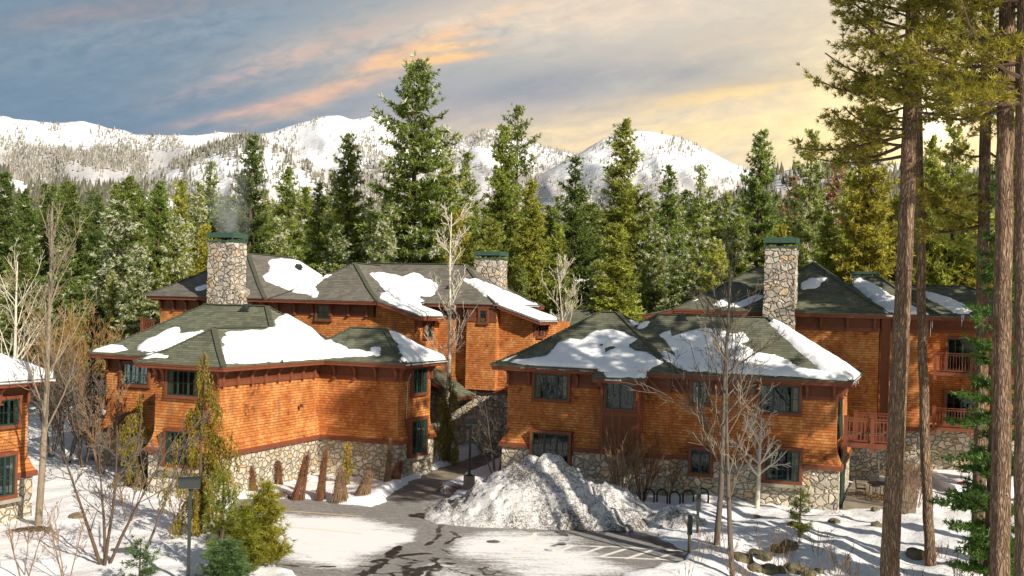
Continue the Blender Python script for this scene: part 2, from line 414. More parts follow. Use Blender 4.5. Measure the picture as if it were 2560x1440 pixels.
    base = mixc(nt, wf, base, (0.022, 0.020, 0.018, 1))
    nt.links.new(base, b.inputs['Base Color'])
    nt.links.new((wf * -0.5 + 0.8).s, b.inputs['Roughness'])
    bump(nt, b, n2, 0.3, 0.01)
    m, nt, b = mat('concrete', rough=0.85, spec=0.2); M['concrete'] = m
    co = objco(nt); n = noise_tex(nt, co, 1.3, 6, 0.65); n2 = noise_tex(nt, co, 30, 3)
    nt.links.new(mixc(nt, ((n - 0.5) * 1.6 + (n2 - 0.5) * 0.5 + 0.5).clamp(), (0.10, 0.075, 0.052, 1), (0.36, 0.31, 0.25, 1)), b.inputs['Base Color'])
    # small plain ones
    def plain(key, c, rough, spec=0.3, metal=0.0, var=0.35, sc_=5.0):
        m, nt, b = mat(key, c, rough, spec, metal); M[key] = m
        n = noise_tex(nt, objco(nt), sc_, 5, 0.6)
        nt.links.new(mixc(nt, n, tuple(k * (1 - var) for k in c[:3]) + (1,), tuple(min(1, k * (1 + var)) for k in c[:3]) + (1,)), b.inputs['Base Color'])
    plain('green_metal', (0.035, 0.075, 0.052, 1), 0.45, 0.5)
    plain('green_frame', (0.014, 0.042, 0.032, 1), 0.45, 0.4, var=0.2)
    plain('grey_metal', (0.02, 0.026, 0.024, 1), 0.5, 0.4)
    plain('black_metal', (0.012, 0.012, 0.012, 1), 0.45, 0.4)
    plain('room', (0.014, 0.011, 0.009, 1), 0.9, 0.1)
    plain('curtain', (0.40, 0.36, 0.27, 1), 0.9, 0.1, sc_=9)
    plain('sill_stone', (0.30, 0.27, 0.22, 1), 0.85, 0.2)
    plain('rock', (0.13, 0.115, 0.07, 1), 0.9, 0.2, var=0.6, sc_=2.5)
    plain('bark_pale', (0.22, 0.18, 0.13, 1), 0.85, 0.15, var=0.5, sc_=7)
    plain('bark_grey', (0.115, 0.094, 0.075, 1), 0.85, 0.15, var=0.5, sc_=7)
    plain('bark_dark', (0.10, 0.07, 0.048, 1), 0.9, 0.1, var=0.5, sc_=4)
    plain('bark_white', (0.55, 0.50, 0.41, 1), 0.8, 0.2, var=0.4, sc_=7)
    plain('twig_red', (0.16, 0.075, 0.04, 1), 0.85, 0.15)
    plain('twig_brown', (0.20, 0.13, 0.075, 1), 0.85, 0.15)
    plain('twig_orange', (0.24, 0.15, 0.055, 1), 0.85, 0.15)
    plain('dry_leaf', (0.30, 0.12, 0.04, 1), 0.8, 0.15)
    plain('red_plastic', (0.55, 0.03, 0.03, 1), 0.5, 0.4)
    plain('far_wall', (0.24, 0.19, 0.14, 1), 0.85, 0.2)
    m, nt, b = mat('icicle', (0.85, 0.9, 0.95, 1), 0.1, 0.5); M['ice'] = m
    b.inputs['Transmission Weight'].default_value = 0.6
    # glass: dark room behind, sky and trees mirrored in it
    m = bpy.data.materials.new('window_glass'); m.use_nodes = True; nt = m.node_tree; nt.nodes.clear(); M['glass'] = m
    o = nt.nodes.new('ShaderNodeOutputMaterial'); mx = nt.nodes.new('ShaderNodeMixShader'); tr = nt.nodes.new('ShaderNodeBsdfTransparent'); gl = nt.nodes.new('ShaderNodeBsdfGlossy')
    gl.inputs['Roughness'].default_value = 0.03; gl.inputs['Color'].default_value = (0.8, 0.85, 0.9, 1); tr.inputs[0].default_value = (0.75, 0.78, 0.76, 1)
    fr = nt.nodes.new('ShaderNodeFresnel'); fr.inputs[0].default_value = 1.5
    nt.links.new((N(nt, fr.outputs[0]) * 0.8).s, mx.inputs[0]); nt.links.new(tr.outputs[0], mx.inputs[1]); nt.links.new(gl.outputs[0], mx.inputs[2]); nt.links.new(mx.outputs[0], o.inputs[0])
    # pine bark of the big trunks
    m, nt, b = mat('pine_bark', rough=0.9, spec=0.1); M['bark_pine'] = m
    co = objco(nt); mp = nt.nodes.new('ShaderNodeMapping'); mp.inputs['Scale'].default_value = (1, 1, 0.16); nt.links.new(co, mp.inputs[0])
    v = nt.nodes.new('ShaderNodeTexVoronoi'); v.feature = 'DISTANCE_TO_EDGE'; v.inputs['Scale'].default_value = 13.0
    wob = nt.nodes.new('ShaderNodeTexNoise'); wob.inputs['Scale'].default_value = 7.0; nt.links.new(mp.outputs[0], wob.inputs['Vector'])
    vm = nt.nodes.new('ShaderNodeVectorMath'); vm.operation = 'MULTIPLY_ADD'; nt.links.new(wob.outputs['Color'], vm.inputs[0]); vm.inputs[1].default_value = (0.25, 0.25, 0.25); nt.links.new(mp.outputs[0], vm.inputs[2])
    nt.links.new(vm.outputs[0], v.inputs['Vector'])
    e = N(nt, v.outputs['Distance']); n = noise_tex(nt, mp.outputs[0], 7.0, 6, 0.7); n2 = noise_tex(nt, co, 1.2, 4)
    col = mixc(nt, ((n - 0.5) * 1.5 + (n2 - 0.5) * 0.8 + 0.5).clamp(), (0.13, 0.082, 0.052, 1), (0.46, 0.32, 0.215, 1))
    nt.links.new(mixc(nt, smooth(nt, e, 0.0, 0.12, 0.25, 1.0), (0.04, 0.026, 0.017, 1), col), b.inputs['Base Color'])
    bump(nt, b, smooth(nt, e, 0.0, 0.3) + n * 0.5, 1.0, 0.09)
    # needles: object colour x tuft tone, alpha = share of pale tufts: frosting plus sun highlights painted in
    m = bpy.data.materials.new('needles'); m.use_nodes = True; nt = m.node_tree; nt.nodes.clear(); M['needles'] = m
    o = nt.nodes.new('ShaderNodeOutputMaterial'); oi = nt.nodes.new('ShaderNodeObjectInfo')
    t = attr(nt, 'tone')
    c = mixc(nt, 1.0, oi.outputs['Color'], mixc(nt, t, (0.5, 0.52, 0.5, 1), (2.1, 1.95, 1.9, 1)), 'MULTIPLY')
    fz = (attr(nt, 'frost_glint') + N(nt, oi.outputs['Alpha']) - 1.0)
    c = mixc(nt, smooth(nt, fz, 0.0, 0.05), c, (0.66, 0.66, 0.50, 1))
    p = nt.nodes.new('ShaderNodeBsdfPrincipled'); p.inputs['Roughness'].default_value = 0.45; p.inputs['Specular IOR Level'].default_value = 0.4
    tl = nt.nodes.new('ShaderNodeBsdfTranslucent'); ms = nt.nodes.new('ShaderNodeMixShader'); ms.inputs[0].default_value = 0.38
    nt.links.new(c, p.inputs['Base Color']); nt.links.new(c, tl.inputs[0]); nt.links.new(p.outputs[0], ms.inputs[1]); nt.links.new(tl.outputs[0], ms.inputs[2]); nt.links.new(ms.outputs[0], o.inputs[0])
    # mountains
    m, nt, b = mat('mountain_snow', rough=0.8, spec=0.1); M['mountain'] = m
    co = nt.nodes.new('ShaderNodeTexCoord').outputs['Object']
    n = noise_tex(nt, co, 0.004, 8, 0.65); n2 = noise_tex(nt, co, 0.05, 5, 0.7)
    sn = mixc(nt, n, (0.80, 0.81, 0.84, 1), (0.90, 0.90, 0.91, 1))
    f = smooth(nt, n2 * 0.6 + n * 0.4 + attr(nt, 'scrub') * 0.4, 0.60, 0.74, 0.0, 0.5)
    nt.links.new(mixc(nt, f, sn, (0.20, 0.17, 0.15, 1)), b.inputs['Base Color'])
    bump(nt, b, n2, 0.6, 6.0)
    m, nt, b = mat('far_trees', rough=0.9, spec=0.1); M['far_tree'] = m
    g = mixc(nt, attr(nt, 'tone'), (0.085, 0.085, 0.05, 1), (0.46, 0.43, 0.39, 1)); nt.links.new(g, b.inputs['Base Color'])
    # smoke
    m = bpy.data.materials.new('smoke'); m.use_nodes = True; nt = m.node_tree; nt.nodes.clear(); M['smoke'] = m
    o = nt.nodes.new('ShaderNodeOutputMaterial'); pv = nt.nodes.new('ShaderNodeVolumePrincipled')
    co = nt.nodes.new('ShaderNodeTexCoord').outputs['Object']; n = noise_tex(nt, co, 0.55, 4, 0.6, 0.5)
    x, y, z = sepxyz(nt, nt.nodes.new('ShaderNodeTexCoord').outputs['Generated'])
    rr = ((x - 0.5) * (x - 0.5) + (y - 0.5) * (y - 0.5)).op('SQRT')
    dn = smooth(nt, n, 0.40, 0.75) * smooth(nt, rr, 0.5, 0.1) * smooth(nt, z, 1.0, 0.4) * smooth(nt, z, 0.0, 0.15) * 0.5
    nt.links.new(dn.s, pv.inputs['Density']); pv.inputs['Color'].default_value = (0.8, 0.84, 0.9, 1)
    nt.links.new(pv.outputs[0], o.inputs['Volume'])
make_mats()

# ================================================================ terrain
LOT = None
def px_ground(pts, z): return np.array([atz(x, y, z)[:2] for x, y in pts])
LOT_Z = -0.1
LOT = px_ground([(600, 1250), (700, 1247), (800, 1252), (862, 1262), (925, 1268), (965, 1256), (1040, 1222), (1120, 1235), (1108, 1290), (1200, 1300), (1600, 1318), (1655, 1352), (1712, 1382), (1690, 1412), (1600, 1428), (1540, 1445), (1500, 1520), (1450, 1640), (860, 1640), (780, 1500), (742, 1438), (690, 1405), (640, 1395), (560, 1330)], LOT_Z)
PATH = px_ground([(1010, 1245), (1075, 1202), (1120, 1180), (1165, 1164), (1215, 1146), (1262, 1128), (1300, 1112)], -0.06)
def base_z(x, y):
    r = 1.1 * sstep(y, 62, 76) + 0.042 * np.clip(y - 76, 0, 140)
    r = r + 1.0 * sstep(x, 40, 90) * sstep(y, 40, 90)
    return r + 10 * sstep(y, 260, 1200)
def ground_np(P):
    x, y = P[:, 0], P[:, 1]
    z = base_z(x, y)
    near = 1 - sstep(y, 80, 130)
    und = vnoise(P, 0.22, 3, 3) * 0.14 + vnoise(P, 0.75, 5, 3) * 0.10 + sstep(x, 6, 10) * (vnoise(P, 1.1, 15, 3) * 0.10 + vnoise(P, 0.45, 16, 2) * 0.12)
    z = z + und * near
    # right foreground bank falls towards the viewer
    rb = sstep(x, 6.5, 9.5) * (1 - sstep(y, 46, 52))
    z = z + rb * (0.18 + 0.5 * vnoise(P, 0.16, 8, 2) * 0.5 - 0.6 * sstep(y, 44, 37) * (1 - sstep(x, 14, 20)))
    s = psdf(P, LOT)
    bank = (0.10 + 0.10 * vnoise(P, 0.9, 2, 3)) * np.exp(-((s + 0.9) / 0.9) ** 2) * near
    z = z + bank
    k = sstep(s + 0.28 * vnoise(P, 1.6, 4, 3), -0.45, 0.25)
    z = z * (1 - k) + (LOT_Z - 0.3) * k
    pd = pline(P, PATH) + 0.18 * vnoise(P, 1.4, 6, 2)
    pb = np.exp(-((pd - 1.45) / 0.5) ** 2) * 0.16
    z = z + pb
    kp = sstep(pd, 1.15, 0.8)
    z = z * (1 - kp) + (z * 0 - 0.3) * kp * 1.0
    return z
def gz(x, y): return float(ground_np(np.array([[x, y]], float))[0])
def make_ground():
    xs = np.concatenate([np.linspace(-4000, -300, 10), np.linspace(-250, -50, 16), np.arange(-46, -30, 1.2), np.arange(-30, 32, 0.22), np.arange(32, 50, 1.2), np.linspace(55, 250, 16), np.linspace(300, 4000, 10)])
    ys = np.concatenate([np.array([-40, -20, 0, 10, 18, 24, 29]), np.arange(32, 66, 0.22), np.arange(66, 90, 0.8), np.linspace(92, 260, 40), np.linspace(280, 5000, 24)])
    X, Y = np.meshgrid(xs, ys); P = np.stack([X.ravel(), Y.ravel()], 1)
    Z = ground_np(P)
    s = psdf(P, LOT); pd = pline(P, PATH)
    dirt = 0.30 * np.exp(-((s + 0.25) / 0.22) ** 2) + 0.35 * np.exp(-((pd - 1.1) / 0.22) ** 2)
    dirt += 0.28 * sstep(P[:, 1], 74, 92) * (1 - sstep(P[:, 1], 300, 500)) + 0.10 * np.clip(vnoise(P, 0.35, 12, 3), 0, 1)
    for (px, py, r, k) in ((1160, 1225, 1.3, 0.6), (215, 1150, 2.2, 0.35), (300, 1145, 1.8, 0.35), (700, 1235, 0.8, 0.5), (860, 1222, 0.9, 0.4), (1230, 1150, 1.6, 0.35), (40, 1330, 1.2, 0.5), (120, 1325, 0.9, 0.4), (2100, 1285, 0.9, 0.5), (1580, 1250, 1.0, 0.4), (2480, 1440, 2.0, 0.35), (2280, 1440, 1.4, 0.3)):
        c = atz(px, py, 0)[:2]; dirt += k * np.exp(-(((P - c) ** 2).sum(1)) / r ** 2)
    nx, ny = len(xs), len(ys); i = np.arange((ny - 1) * nx).reshape(ny - 1, nx)[:, :-1].ravel()
    F = np.stack([i, i + 1, i + nx + 1, i + nx], 1)
    o = np_mesh('ground', np.stack([P[:, 0], P[:, 1], Z], 1), F, M['ground'], attrs={'dirt': dirt}, smooth=True)
    tag(o, 'uneven snow covered ground around the lodges and under the forest', 'snow', kind='structure')
make_ground()

def make_lot():
    lo, hi = LOT.min(0) - 1.2, LOT.max(0) + 1.2
    xs = np.arange(lo[0], hi[0], 0.085); ys = np.arange(max(lo[1], 33.5), hi[1], 0.085)
    X, Y = np.meshgrid(xs, ys); P = np.stack([X.ravel(), Y.ravel()], 1)
    G = lambda pts: px_ground(pts, LOT_Z)
    ice = np.zeros(len(P)) + 0.12; wet = np.zeros(len(P)); paint = np.zeros(len(P)); yel = np.zeros(len(P))
    W = P + np.stack([vnoise(P, 1.1, 31, 3), vnoise(P, 1.1, 32, 3)], 1) * 0.22
    # two broad fields of thin ice either side of the thawed channel
    left = G([(600, 1290), (700, 1283), (860, 1290), (1000, 1308), (1085, 1338), (1080, 1352), (1000, 1375), (930, 1392), (860, 1425), (700, 1400), (600, 1350)])
    right = G([(1125, 1340), (1230, 1322), (1420, 1332), (1480, 1350), (1440, 1368), (1540, 1396), (1600, 1425), (1520, 1445), (1300, 1470), (1180, 1400), (1110, 1370)])
    foot = G([(900, 1440), (960, 1412), (1020, 1420), (1080, 1400), (1150, 1410), (1300, 1440), (1300, 1500), (880, 1500)])
    for poly, k, w in ((left, 0.85, 1.2), (right, 0.7, 1.1), (foot, 0.5, 0.8)):
        ice = np.maximum(ice, k * sstep(psdf(W, poly), -w * 1.2, w * 1.5))
    ice += 0.12 * vnoise(P, 0.5, 41, 3)
    for pts, w, k in (([(1090, 1290), (1100, 1315), (1085, 1342), (1072, 1362), (1040, 1382), (1010, 1400), (985, 1440), (970, 1480)], 0.75, 0.62), ):
        ice *= 1 - 0.95 * sstep(pline(W, G(pts)), w + 0.3, w - 0.25)
    for pts, w, k in (([(1050, 1288), (1110, 1302), (1180, 1304), (1260, 1308), (1400, 1322), (1560, 1330), (1640, 1350), (1705, 1385)], 0.42, 0.8),
                      ([(1110, 1300), (1096, 1330), (1090, 1345), (1076, 1362)], 0.10, 0.75), ([(1130, 1330), (1148, 1340), (1130, 1350), (1105, 1362)], 0.07, 0.75),
                      ([(940, 1402), (1010, 1386), (1075, 1382)], 0.16, 0.75), ([(905, 1440), (950, 1412), (985, 1378), (1005, 1366)], 0.12, 0.75), ([(1000, 1395), (1035, 1402), (1075, 1398)], 0.1, 0.75),
                      ([(1120, 1398), (1085, 1392), (1075, 1402), (1100, 1412), (1135, 1408)], 0.08, 0.72), ([(1020, 1405), (1015, 1440), (1005, 1480)], 0.16, 0.75), ([(1040, 1440), (1060, 1422), (1090, 1420), (1085, 1440), (1060, 1460)], 0.2, 0.78),
                      ([(690, 1372), (740, 1384), (790, 1390)], 0.07, 0.75), ([(690, 1412), (780, 1416), (870, 1414), (930, 1416)], 0.1, 0.7), ([(1200, 1420), (1215, 1432), (1260, 1442)], 0.1, 0.75),
                      ([(1100, 1370), (1160, 1395), (1230, 1425), (1300, 1432)], 0.05, 0.72), ([(1395, 1330), (1418, 1345), (1400, 1360), (1372, 1372)], 0.2, 0.65)):
        wet = np.maximum(wet, k * sstep(pline(W, G(pts)), w * 2.0, w * 0.6))
    crk = sstep(psdf(W, foot), -1.0, 0.6) + 0.5 * sstep(psdf(W, right), 0.5, 2.0) * 0.6
    wet *= 0.75 + 0.45 * vnoise(P, 2.3, 51, 3)
    mh = G([(1233, 1354)])[0]; wet = np.maximum(wet, 0.9 * (((P - mh) / np.array([0.28, 0.3])) ** 2).sum(1).__lt__(1))
    for pts in ([(1235, 1352), (1380, 1362), (1560, 1368), (1705, 1377)], [(1290, 1388), (1500, 1392), (1690, 1400)], [(1340, 1332), (1295, 1386)], [(1432, 1364), (1370, 1390)], [(1510, 1366), (1440, 1390)], [(1575, 1369), (1500, 1392)], [(1640, 1372), (1568, 1396)], [(1700, 1378), (1635, 1398)]):
        paint = np.maximum(paint, sstep(pline(P, G(pts)), 0.11, 0.06))
    for pts in ([(640, 1274), (760, 1280), (900, 1290)], [(640, 1312), (780, 1322), (900, 1334)], [(640, 1352), (690, 1356)]):
        yel = np.maximum(yel, sstep(pline(P, G(pts)), 0.10, 0.05))
    nx, ny = len(xs), len(ys); i = np.arange((ny - 1) * nx).reshape(ny - 1, nx)[:, :-1].ravel()
    F = np.stack([i, i + 1, i + nx + 1, i + nx], 1)
    keep = psdf(P, LOT)[i] > -1.1; F = F[keep]
    o = np_mesh('parking_lot', np.stack([P[:, 0], P[:, 1], np.full(len(P), LOT_Z)], 1), F, M['asphalt'], attrs={'ice': ice, 'wet': wet, 'paint': paint, 'yellow': yel, 'crack': crk}, smooth=True)
    tag(o, 'cracked asphalt car park with ice film and painted bays', 'car park', kind='structure')
    m = MB(); n = len(PATH)
    L = []
    for k in range(n):
        d = PATH[min(k + 1, n - 1)] - PATH[max(k - 1, 0)]; d /= np.linalg.norm(d); s = np.array([-d[1], d[0]]); L.append((PATH[k] + s * 1.25, PATH[k] - s * 1.25))
    for k in range(n - 1):
        z = lambda t: -0.09 + 0.012 * t
        m.quad((*L[k][1], z(k)), (*L[k + 1][1], z(k + 1)), (*L[k + 1][0], z(k + 1)), (*L[k][0], z(k)))
    o = m.build('path', M['concrete']); tag(o, 'brown concrete walkway curving back between the two front lodges', 'path', kind='structure')
make_lot()

def mound(name, xs, ys, zf, df, label, matk='dirty'):
    X, Y = np.meshgrid(xs, ys); P = np.stack([X.ravel(), Y.ravel()], 1)
    Z = zf(P); D = df(P, Z)
    nx, ny = len(xs), len(ys); i = np.arange((ny - 1) * nx).reshape(ny - 1, nx)[:, :-1].ravel()
    F = np.stack([i, i + 1, i + nx + 1, i + nx], 1); F = F[(Z[F] > LOT_Z - 0.12).any(1)]
    o = np_mesh(name, np.stack([P[:, 0], P[:, 1], Z], 1), F, M[matk], attrs={'dirt': D}, smooth=True)
    return tag(o, label, 'snow pile')
def rid(P, s, seed): return 1 - np.abs(vnoise(P, s, seed, 4))
def pile_z(P):
    c = np.array([1.7, 48.9]); x = P[:, 0] - c[0]; y = P[:, 1] - c[1]
    prof = np.interp(P[:, 0], [-4.2, -2.6, -1.6, -0.4, 0.8, 1.6, 2.4, 3.1, 4.4, 5.6, 6.6, 7.4], [0, 0.6, 1.2, 2.05, 2.6, 2.72, 2.6, 2.1, 1.55, 1.05, 0.4, 0])
    prof = prof * 1.04
    yy = np.clip(1 - (np.abs(y) / np.where(y < 0, 3.1, 3.4)) ** 1.7, 0, 1)
    h = prof * yy
    Q = np.column_stack([P[:, 0] + 0.25 * vnoise(P, 1.3, 61, 2), P[:, 1] + 1.3 * h]); n = vnoise(Q, 0.8, 3, 2) * 0.22 + np.sqrt(vnoise(Q, 1.3, 9, 2) ** 2 + 0.04) * 0.36 + vnoise(Q, 2.6, 19, 2) * 0.13 + vnoise(Q, 5.2, 29, 2) * 0.07 - 0.2
    return -0.40 + h * 0.98 + 0.22 * sstep(h, 0, 0.25) + n * np.clip(h * 1.8, 0, 0.9)
mound('snow_pile', np.arange(-4.6, 8.0, 0.075), np.arange(45.0, 53.0, 0.075), pile_z,
      lambda P, Z: 0.20 + 0.30 * vnoise(P, 0.8, 5, 3) + 0.14 * sstep(Z, 1.2, 0.0) + 0.12 * sstep(Z, 1.4, 2.2), 'tall dirty ploughed snow heap beside the lamp post and car park')
def pile2_z(P):
    s = [atz(1680, 1330, -0.3)[:2], atz(1740, 1345, -0.3)[:2], atz(1610, 1300, -0.3)[:2]]
    h = sum(k * np.exp(-(((P - c) / np.array([rx, ry])) ** 2).sum(1)) for c, k, rx, ry in zip(s, (0.95, 0.6, 0.6), (1.5, 1.3, 1.2), (1.3, 1.4, 1.2)))
    return -0.42 + h + (rid(P, 0.9, 7) - 0.7) * 0.55 * np.clip(h * 2, 0, 1) + vnoise(P, 2.5, 8, 3) * 0.12
mound('snow_pile', np.arange(4.4, 11.5, 0.085), np.arange(41.5, 50.0, 0.085), pile2_z, lambda P, Z: 0.18 + 0.3 * vnoise(P, 0.7, 15, 3), 'low lumpy grey snow bank at the right end of the painted bays')

# ================================================================ houses
def offs(poly, d):
    n = len(poly); out = []
    for i in range(n):
        p0, p1, p2 = (np.array(poly[k % n], float) for k in (i - 1, i, i + 1))
        def nrm(a, b):
            e = (b - a) / np.linalg.norm(b - a); return np.array([e[1], -e[0]])
        n1, n2 = nrm(p0, p1), nrm(p1, p2)
        out.append(p1 + (d * n1 if n1 @ n2 > 0.9 else d * (n1 + n2)))
    return out
def rings(m, poly, levels, closed=True, skip=()):
    R = [[(q[0], q[1], z) for q in offs(poly, d)] for d, z in levels]; n = len(poly)
    for a, b in zip(R[:-1], R[1:]):
        for i in range(n):
            if i in skip: continue
            j = (i + 1) % n; m.quad(a[i], a[j], b[j], b[i])
class House:
    def __init__(s, name, label, O, cat, z=0.0):
        s.O = np.array(O, float); s.root = empty(name, (O[0], O[1], z), -A_ANG); tag(s.root, label, cat); s.z = z; s.roofs = []; s.slabs = []
    def world(s, p, q, z):
        w = s.O[None, :] + np.outer(p, D2) + np.outer(q, D1); return np.column_stack([w, np.asarray(z) + s.z])
    def front(s, px, py, q0):
        r = ray(px, py); t = (q0 + s.O @ D1) / (r[:2] @ D1); w = r[:2] * t - s.O; return float(w @ D2), EZ + r[2] * t - s.z
    def side(s, px, py, p0):
        r = ray(px, py); t = (p0 + s.O @ D2) / (r[:2] @ D2); w = r[:2] * t - s.O; return float(w @ D1), EZ + r[2] * t - s.z
    # ---- roofs
    def roof(s, p0, p1, q0, q1, ze, axis, r0, r1, zr, mk, caps=True, bell=0.86):
        c0 = (p0 + p1) / 2 if axis == 'q' else (q0 + q1) / 2
        E0, E1 = ((c0, r0), (c0, r1)) if axis == 'q' else ((r0, c0), (r1, c0))
        half = ((p1 - p0) if axis == 'q' else (q1 - q0)) / 2; f0 = min(0.45, 1.3 / half)
        C = [(p0, q0), (p1, q0), (p1, q1), (p0, q1)]
        T = [E0, E0, E1, E1] if axis == 'q' else [E0, E1, E1, E0]
        zm = ze + (zr - ze) * f0 * bell
        ring = [(c[0] + (t[0] - c[0]) * f0, c[1] + (t[1] - c[1]) * f0, zm) for c, t in zip(C, T)]
        m = MB()
        for i in range(4):
            j = (i + 1) % 4
            a, b = (*C[i], ze), (*C[j], ze)
            m.quad((C[i][0], C[i][1], ze - 0.06), (C[j][0], C[j][1], ze - 0.06), b, a)
            m.quad(a, b, ring[j], ring[i])
            ta, tb = (*T[i], zr), (*T[j], zr)
            if T[i] == T[j]: m.quad(ring[i], ring[j], tb)
            else: m.quad(ring[i], ring[j], tb, ta)
        o = m.build('roof', M[mk], s.root)
        s.roofs.append(dict(p0=p0, p1=p1, q0=q0, q1=q1, ze=ze, zr=zr, axis=axis, r0=r0, r1=r1, f0=f0, bell=bell))
        if caps:
            k = MB(); rng = random.Random(int(abs(p0 * 37 + q0 * 11)))
            lines = [((*C[i], ze), ring[i]) for i in range(4)] + [(ring[i], (*T[i], zr)) for i in range(4)] + [((*E0, zr), (*E1, zr))]
            for a, b in lines:
                a, b = Vector(a), Vector(b); L = (b - a).length
                if L < 0.3: continue
                d = (b - a) / L; side = d.cross(Vector((0, 0, 1))).normalized(); up = side.cross(d)
                n = int(L / 0.2)
                for t in range(n):
                    c = a + d * (L * (t + 0.5) / n)
                    k.obox(c + up * (0.012 + 0.012 * rng.random()), d * 0.13 + up * -0.018, side * 0.14, up * 0.014)
            k.build('ridge_cap', M['cap_shingle'], o)
        return o
    def slab(s, quad_, mk, th=0.08):
        """a straight roof plane: four corners (p,q,z) counter-clockwise from above"""
        m = MB(); lo = [(a, b, c - th) for a, b, c in quad_]; m.quad(*quad_); m.quad(*reversed(lo))
        for i in range(4): m.quad(lo[i], lo[(i + 1) % 4], quad_[(i + 1) % 4], quad_[i])
        s.slabs.append(quad_); return m.build('roof', M[mk], s.root)
    def height(s, p, q):
        z = np.full(len(p), -1e3)
        for r in s.roofs:
            p0, p1, q0, q1, r0, r1 = r['p0'], r['p1'], r['q0'], r['q1'], r['r0'], r['r1']
            if r['axis'] == 'q':
                pc = (p0 + p1) / 2; f = np.minimum(np.minimum((q - q0) / (r0 - q0), (q1 - q) / (q1 - r1)), np.minimum((p - p0) / (pc - p0), (p1 - p) / (p1 - pc)))
            else:
                qc = (q0 + q1) / 2; f = np.minimum(np.minimum((p - p0) / (r0 - p0), (p1 - p) / (p1 - r1)), np.minimum((q - q0) / (qc - q0), (q1 - q) / (q1 - qc)))
            f0, bl = r['f0'], r['bell']
            g = np.where(f < f0, f * bl, f0 * bl + (f - f0) * (1 - f0 * bl) / (1 - f0))
            zz = r['ze'] + (r['zr'] - r['ze']) * g
            z = np.where(f > -1e-6, np.maximum(z, zz), z)
        for Q in s.slabs:
            Q = np.array(Q); a, b = Q[1] - Q[0], Q[3] - Q[0]; n = np.cross(a, b)
            zz = Q[0][2] - (n[0] * (p - Q[0][0]) + n[1] * (q - Q[0][1])) / n[2]
            ins = psdf(np.column_stack([p, q]), Q[:, :2]) > -1e-6
            z = np.where(ins, np.maximum(z, zz), z)
        return z
    def snow(s, polys, label, th=0.21, holes=(), rough=0.16, step=0.11, seed=1, grow=0.0):
        allr = [(r['p0'], r['p1'], r['q0'], r['q1']) for r in s.roofs] + [(min(c[0] for c in Q), max(c[0] for c in Q), min(c[1] for c in Q), max(c[1] for c in Q)) for Q in s.slabs]
        P0, P1, Q0, Q1 = min(a[0] for a in allr), max(a[1] for a in allr), min(a[2] for a in allr), max(a[3] for a in allr)
        xs, ys = np.arange(P0, P1 + step, step), np.arange(Q0, Q1 + step, step)
        xs[-1], ys[-1] = P1, Q1
        X, Y = np.meshgrid(xs, ys); p, q = X.ravel(), Y.ravel()
        z = s.height(p, q); e = 0.04
        dzp = (s.height(p + e, q) - s.height(p - e, q)) / (2 * e); dzq = (s.height(p, q + e) - s.height(p, q - e)) / (2 * e)
        bad = (np.abs(dzp) > 5) | (np.abs(dzq) > 5); dzp[bad] = 0; dzq[bad] = -0.3
        W = s.world(p, q, z); ok = z > -100
        nrm = np.outer(-dzp, np.r_[D2, 0]) + np.outer(-dzq, np.r_[D1, 0]) + np.array([0, 0, 1])
        facing = ((CAMP - W) * nrm).sum(1) > -0.4
        Wc = W.copy(); Wc[~ok, 2] = 0
        px = proj(Wc); S2 = np.array([1.0, 2.2]); ppm = FPX / Wc[:, 1]
        sd = np.full(len(p), -1e3)
        for poly in polys: sd = np.maximum(sd, psdf(px * S2, np.array(poly) * S2))
        for h in holes: sd = np.minimum(sd, -psdf(px * S2, np.array(h) * S2))
        sd = sd / ppm + grow
        PQ = np.column_stack([p, q])
        sd = sd + rough * vnoise(PQ, 1.7, seed, 4) + 0.05 * vnoise(PQ, 6.0, seed + 3, 2)
        sd = np.where(facing & ok, sd, -1)
        T = th * np.sqrt(np.clip(sd / 0.30, 0, 1)) * (1 + 0.12 * vnoise(PQ, 0.8, seed + 5, 2)) + np.clip(sd, -0.4, 0) * 0.35
        nx, ny = len(xs), len(ys); i = np.arange((ny - 1) * nx).reshape(ny - 1, nx)[:, :-1].ravel()
        F = np.stack([i, i + 1, i + nx + 1, i + nx], 1)
        keep = ok[F].all(1) & (sd[F] > 0).any(1) & ((T[F] > -0.2).all(1)) & ((z[F].max(1) - z[F].min(1)) < 0.45); F = F[keep]
        if not len(F): print('EMPTY SNOW', label); return None
        zc = z + T
        used, inv = np.unique(F, return_inverse=True); F = inv.reshape(F.shape)
        V = np.column_stack([p, q, zc])[used]
        # skirt along the open border so the patch has a real edge
        ed = np.sort(np.concatenate([F[:, [0, 1]], F[:, [1, 2]], F[:, [2, 3]], F[:, [3, 0]]]), 1)
        de = np.concatenate([F[:, [0, 1]], F[:, [1, 2]], F[:, [2, 3]], F[:, [3, 0]]])
        _, idx, cnt = np.unique(ed, axis=0, return_index=True, return_counts=True)
        be = de[idx[cnt == 1]]; low = V.copy(); low[:, 2] = (z[used] - 0.05)
        off = len(V); Fk = np.stack([be[:, 1], be[:, 0], be[:, 0] + off, be[:, 1] + off], 1)
        V = np.concatenate([V, low]); F = np.concatenate([F, Fk])
        V = s.world(V[:, 0], V[:, 1], V[:, 2]); c = V.mean(0); V = V - c
        o = np_mesh('roof_snow', V, F, M['snow'], smooth=True); o.location = c
        return tag(o, label, 'roof snow')
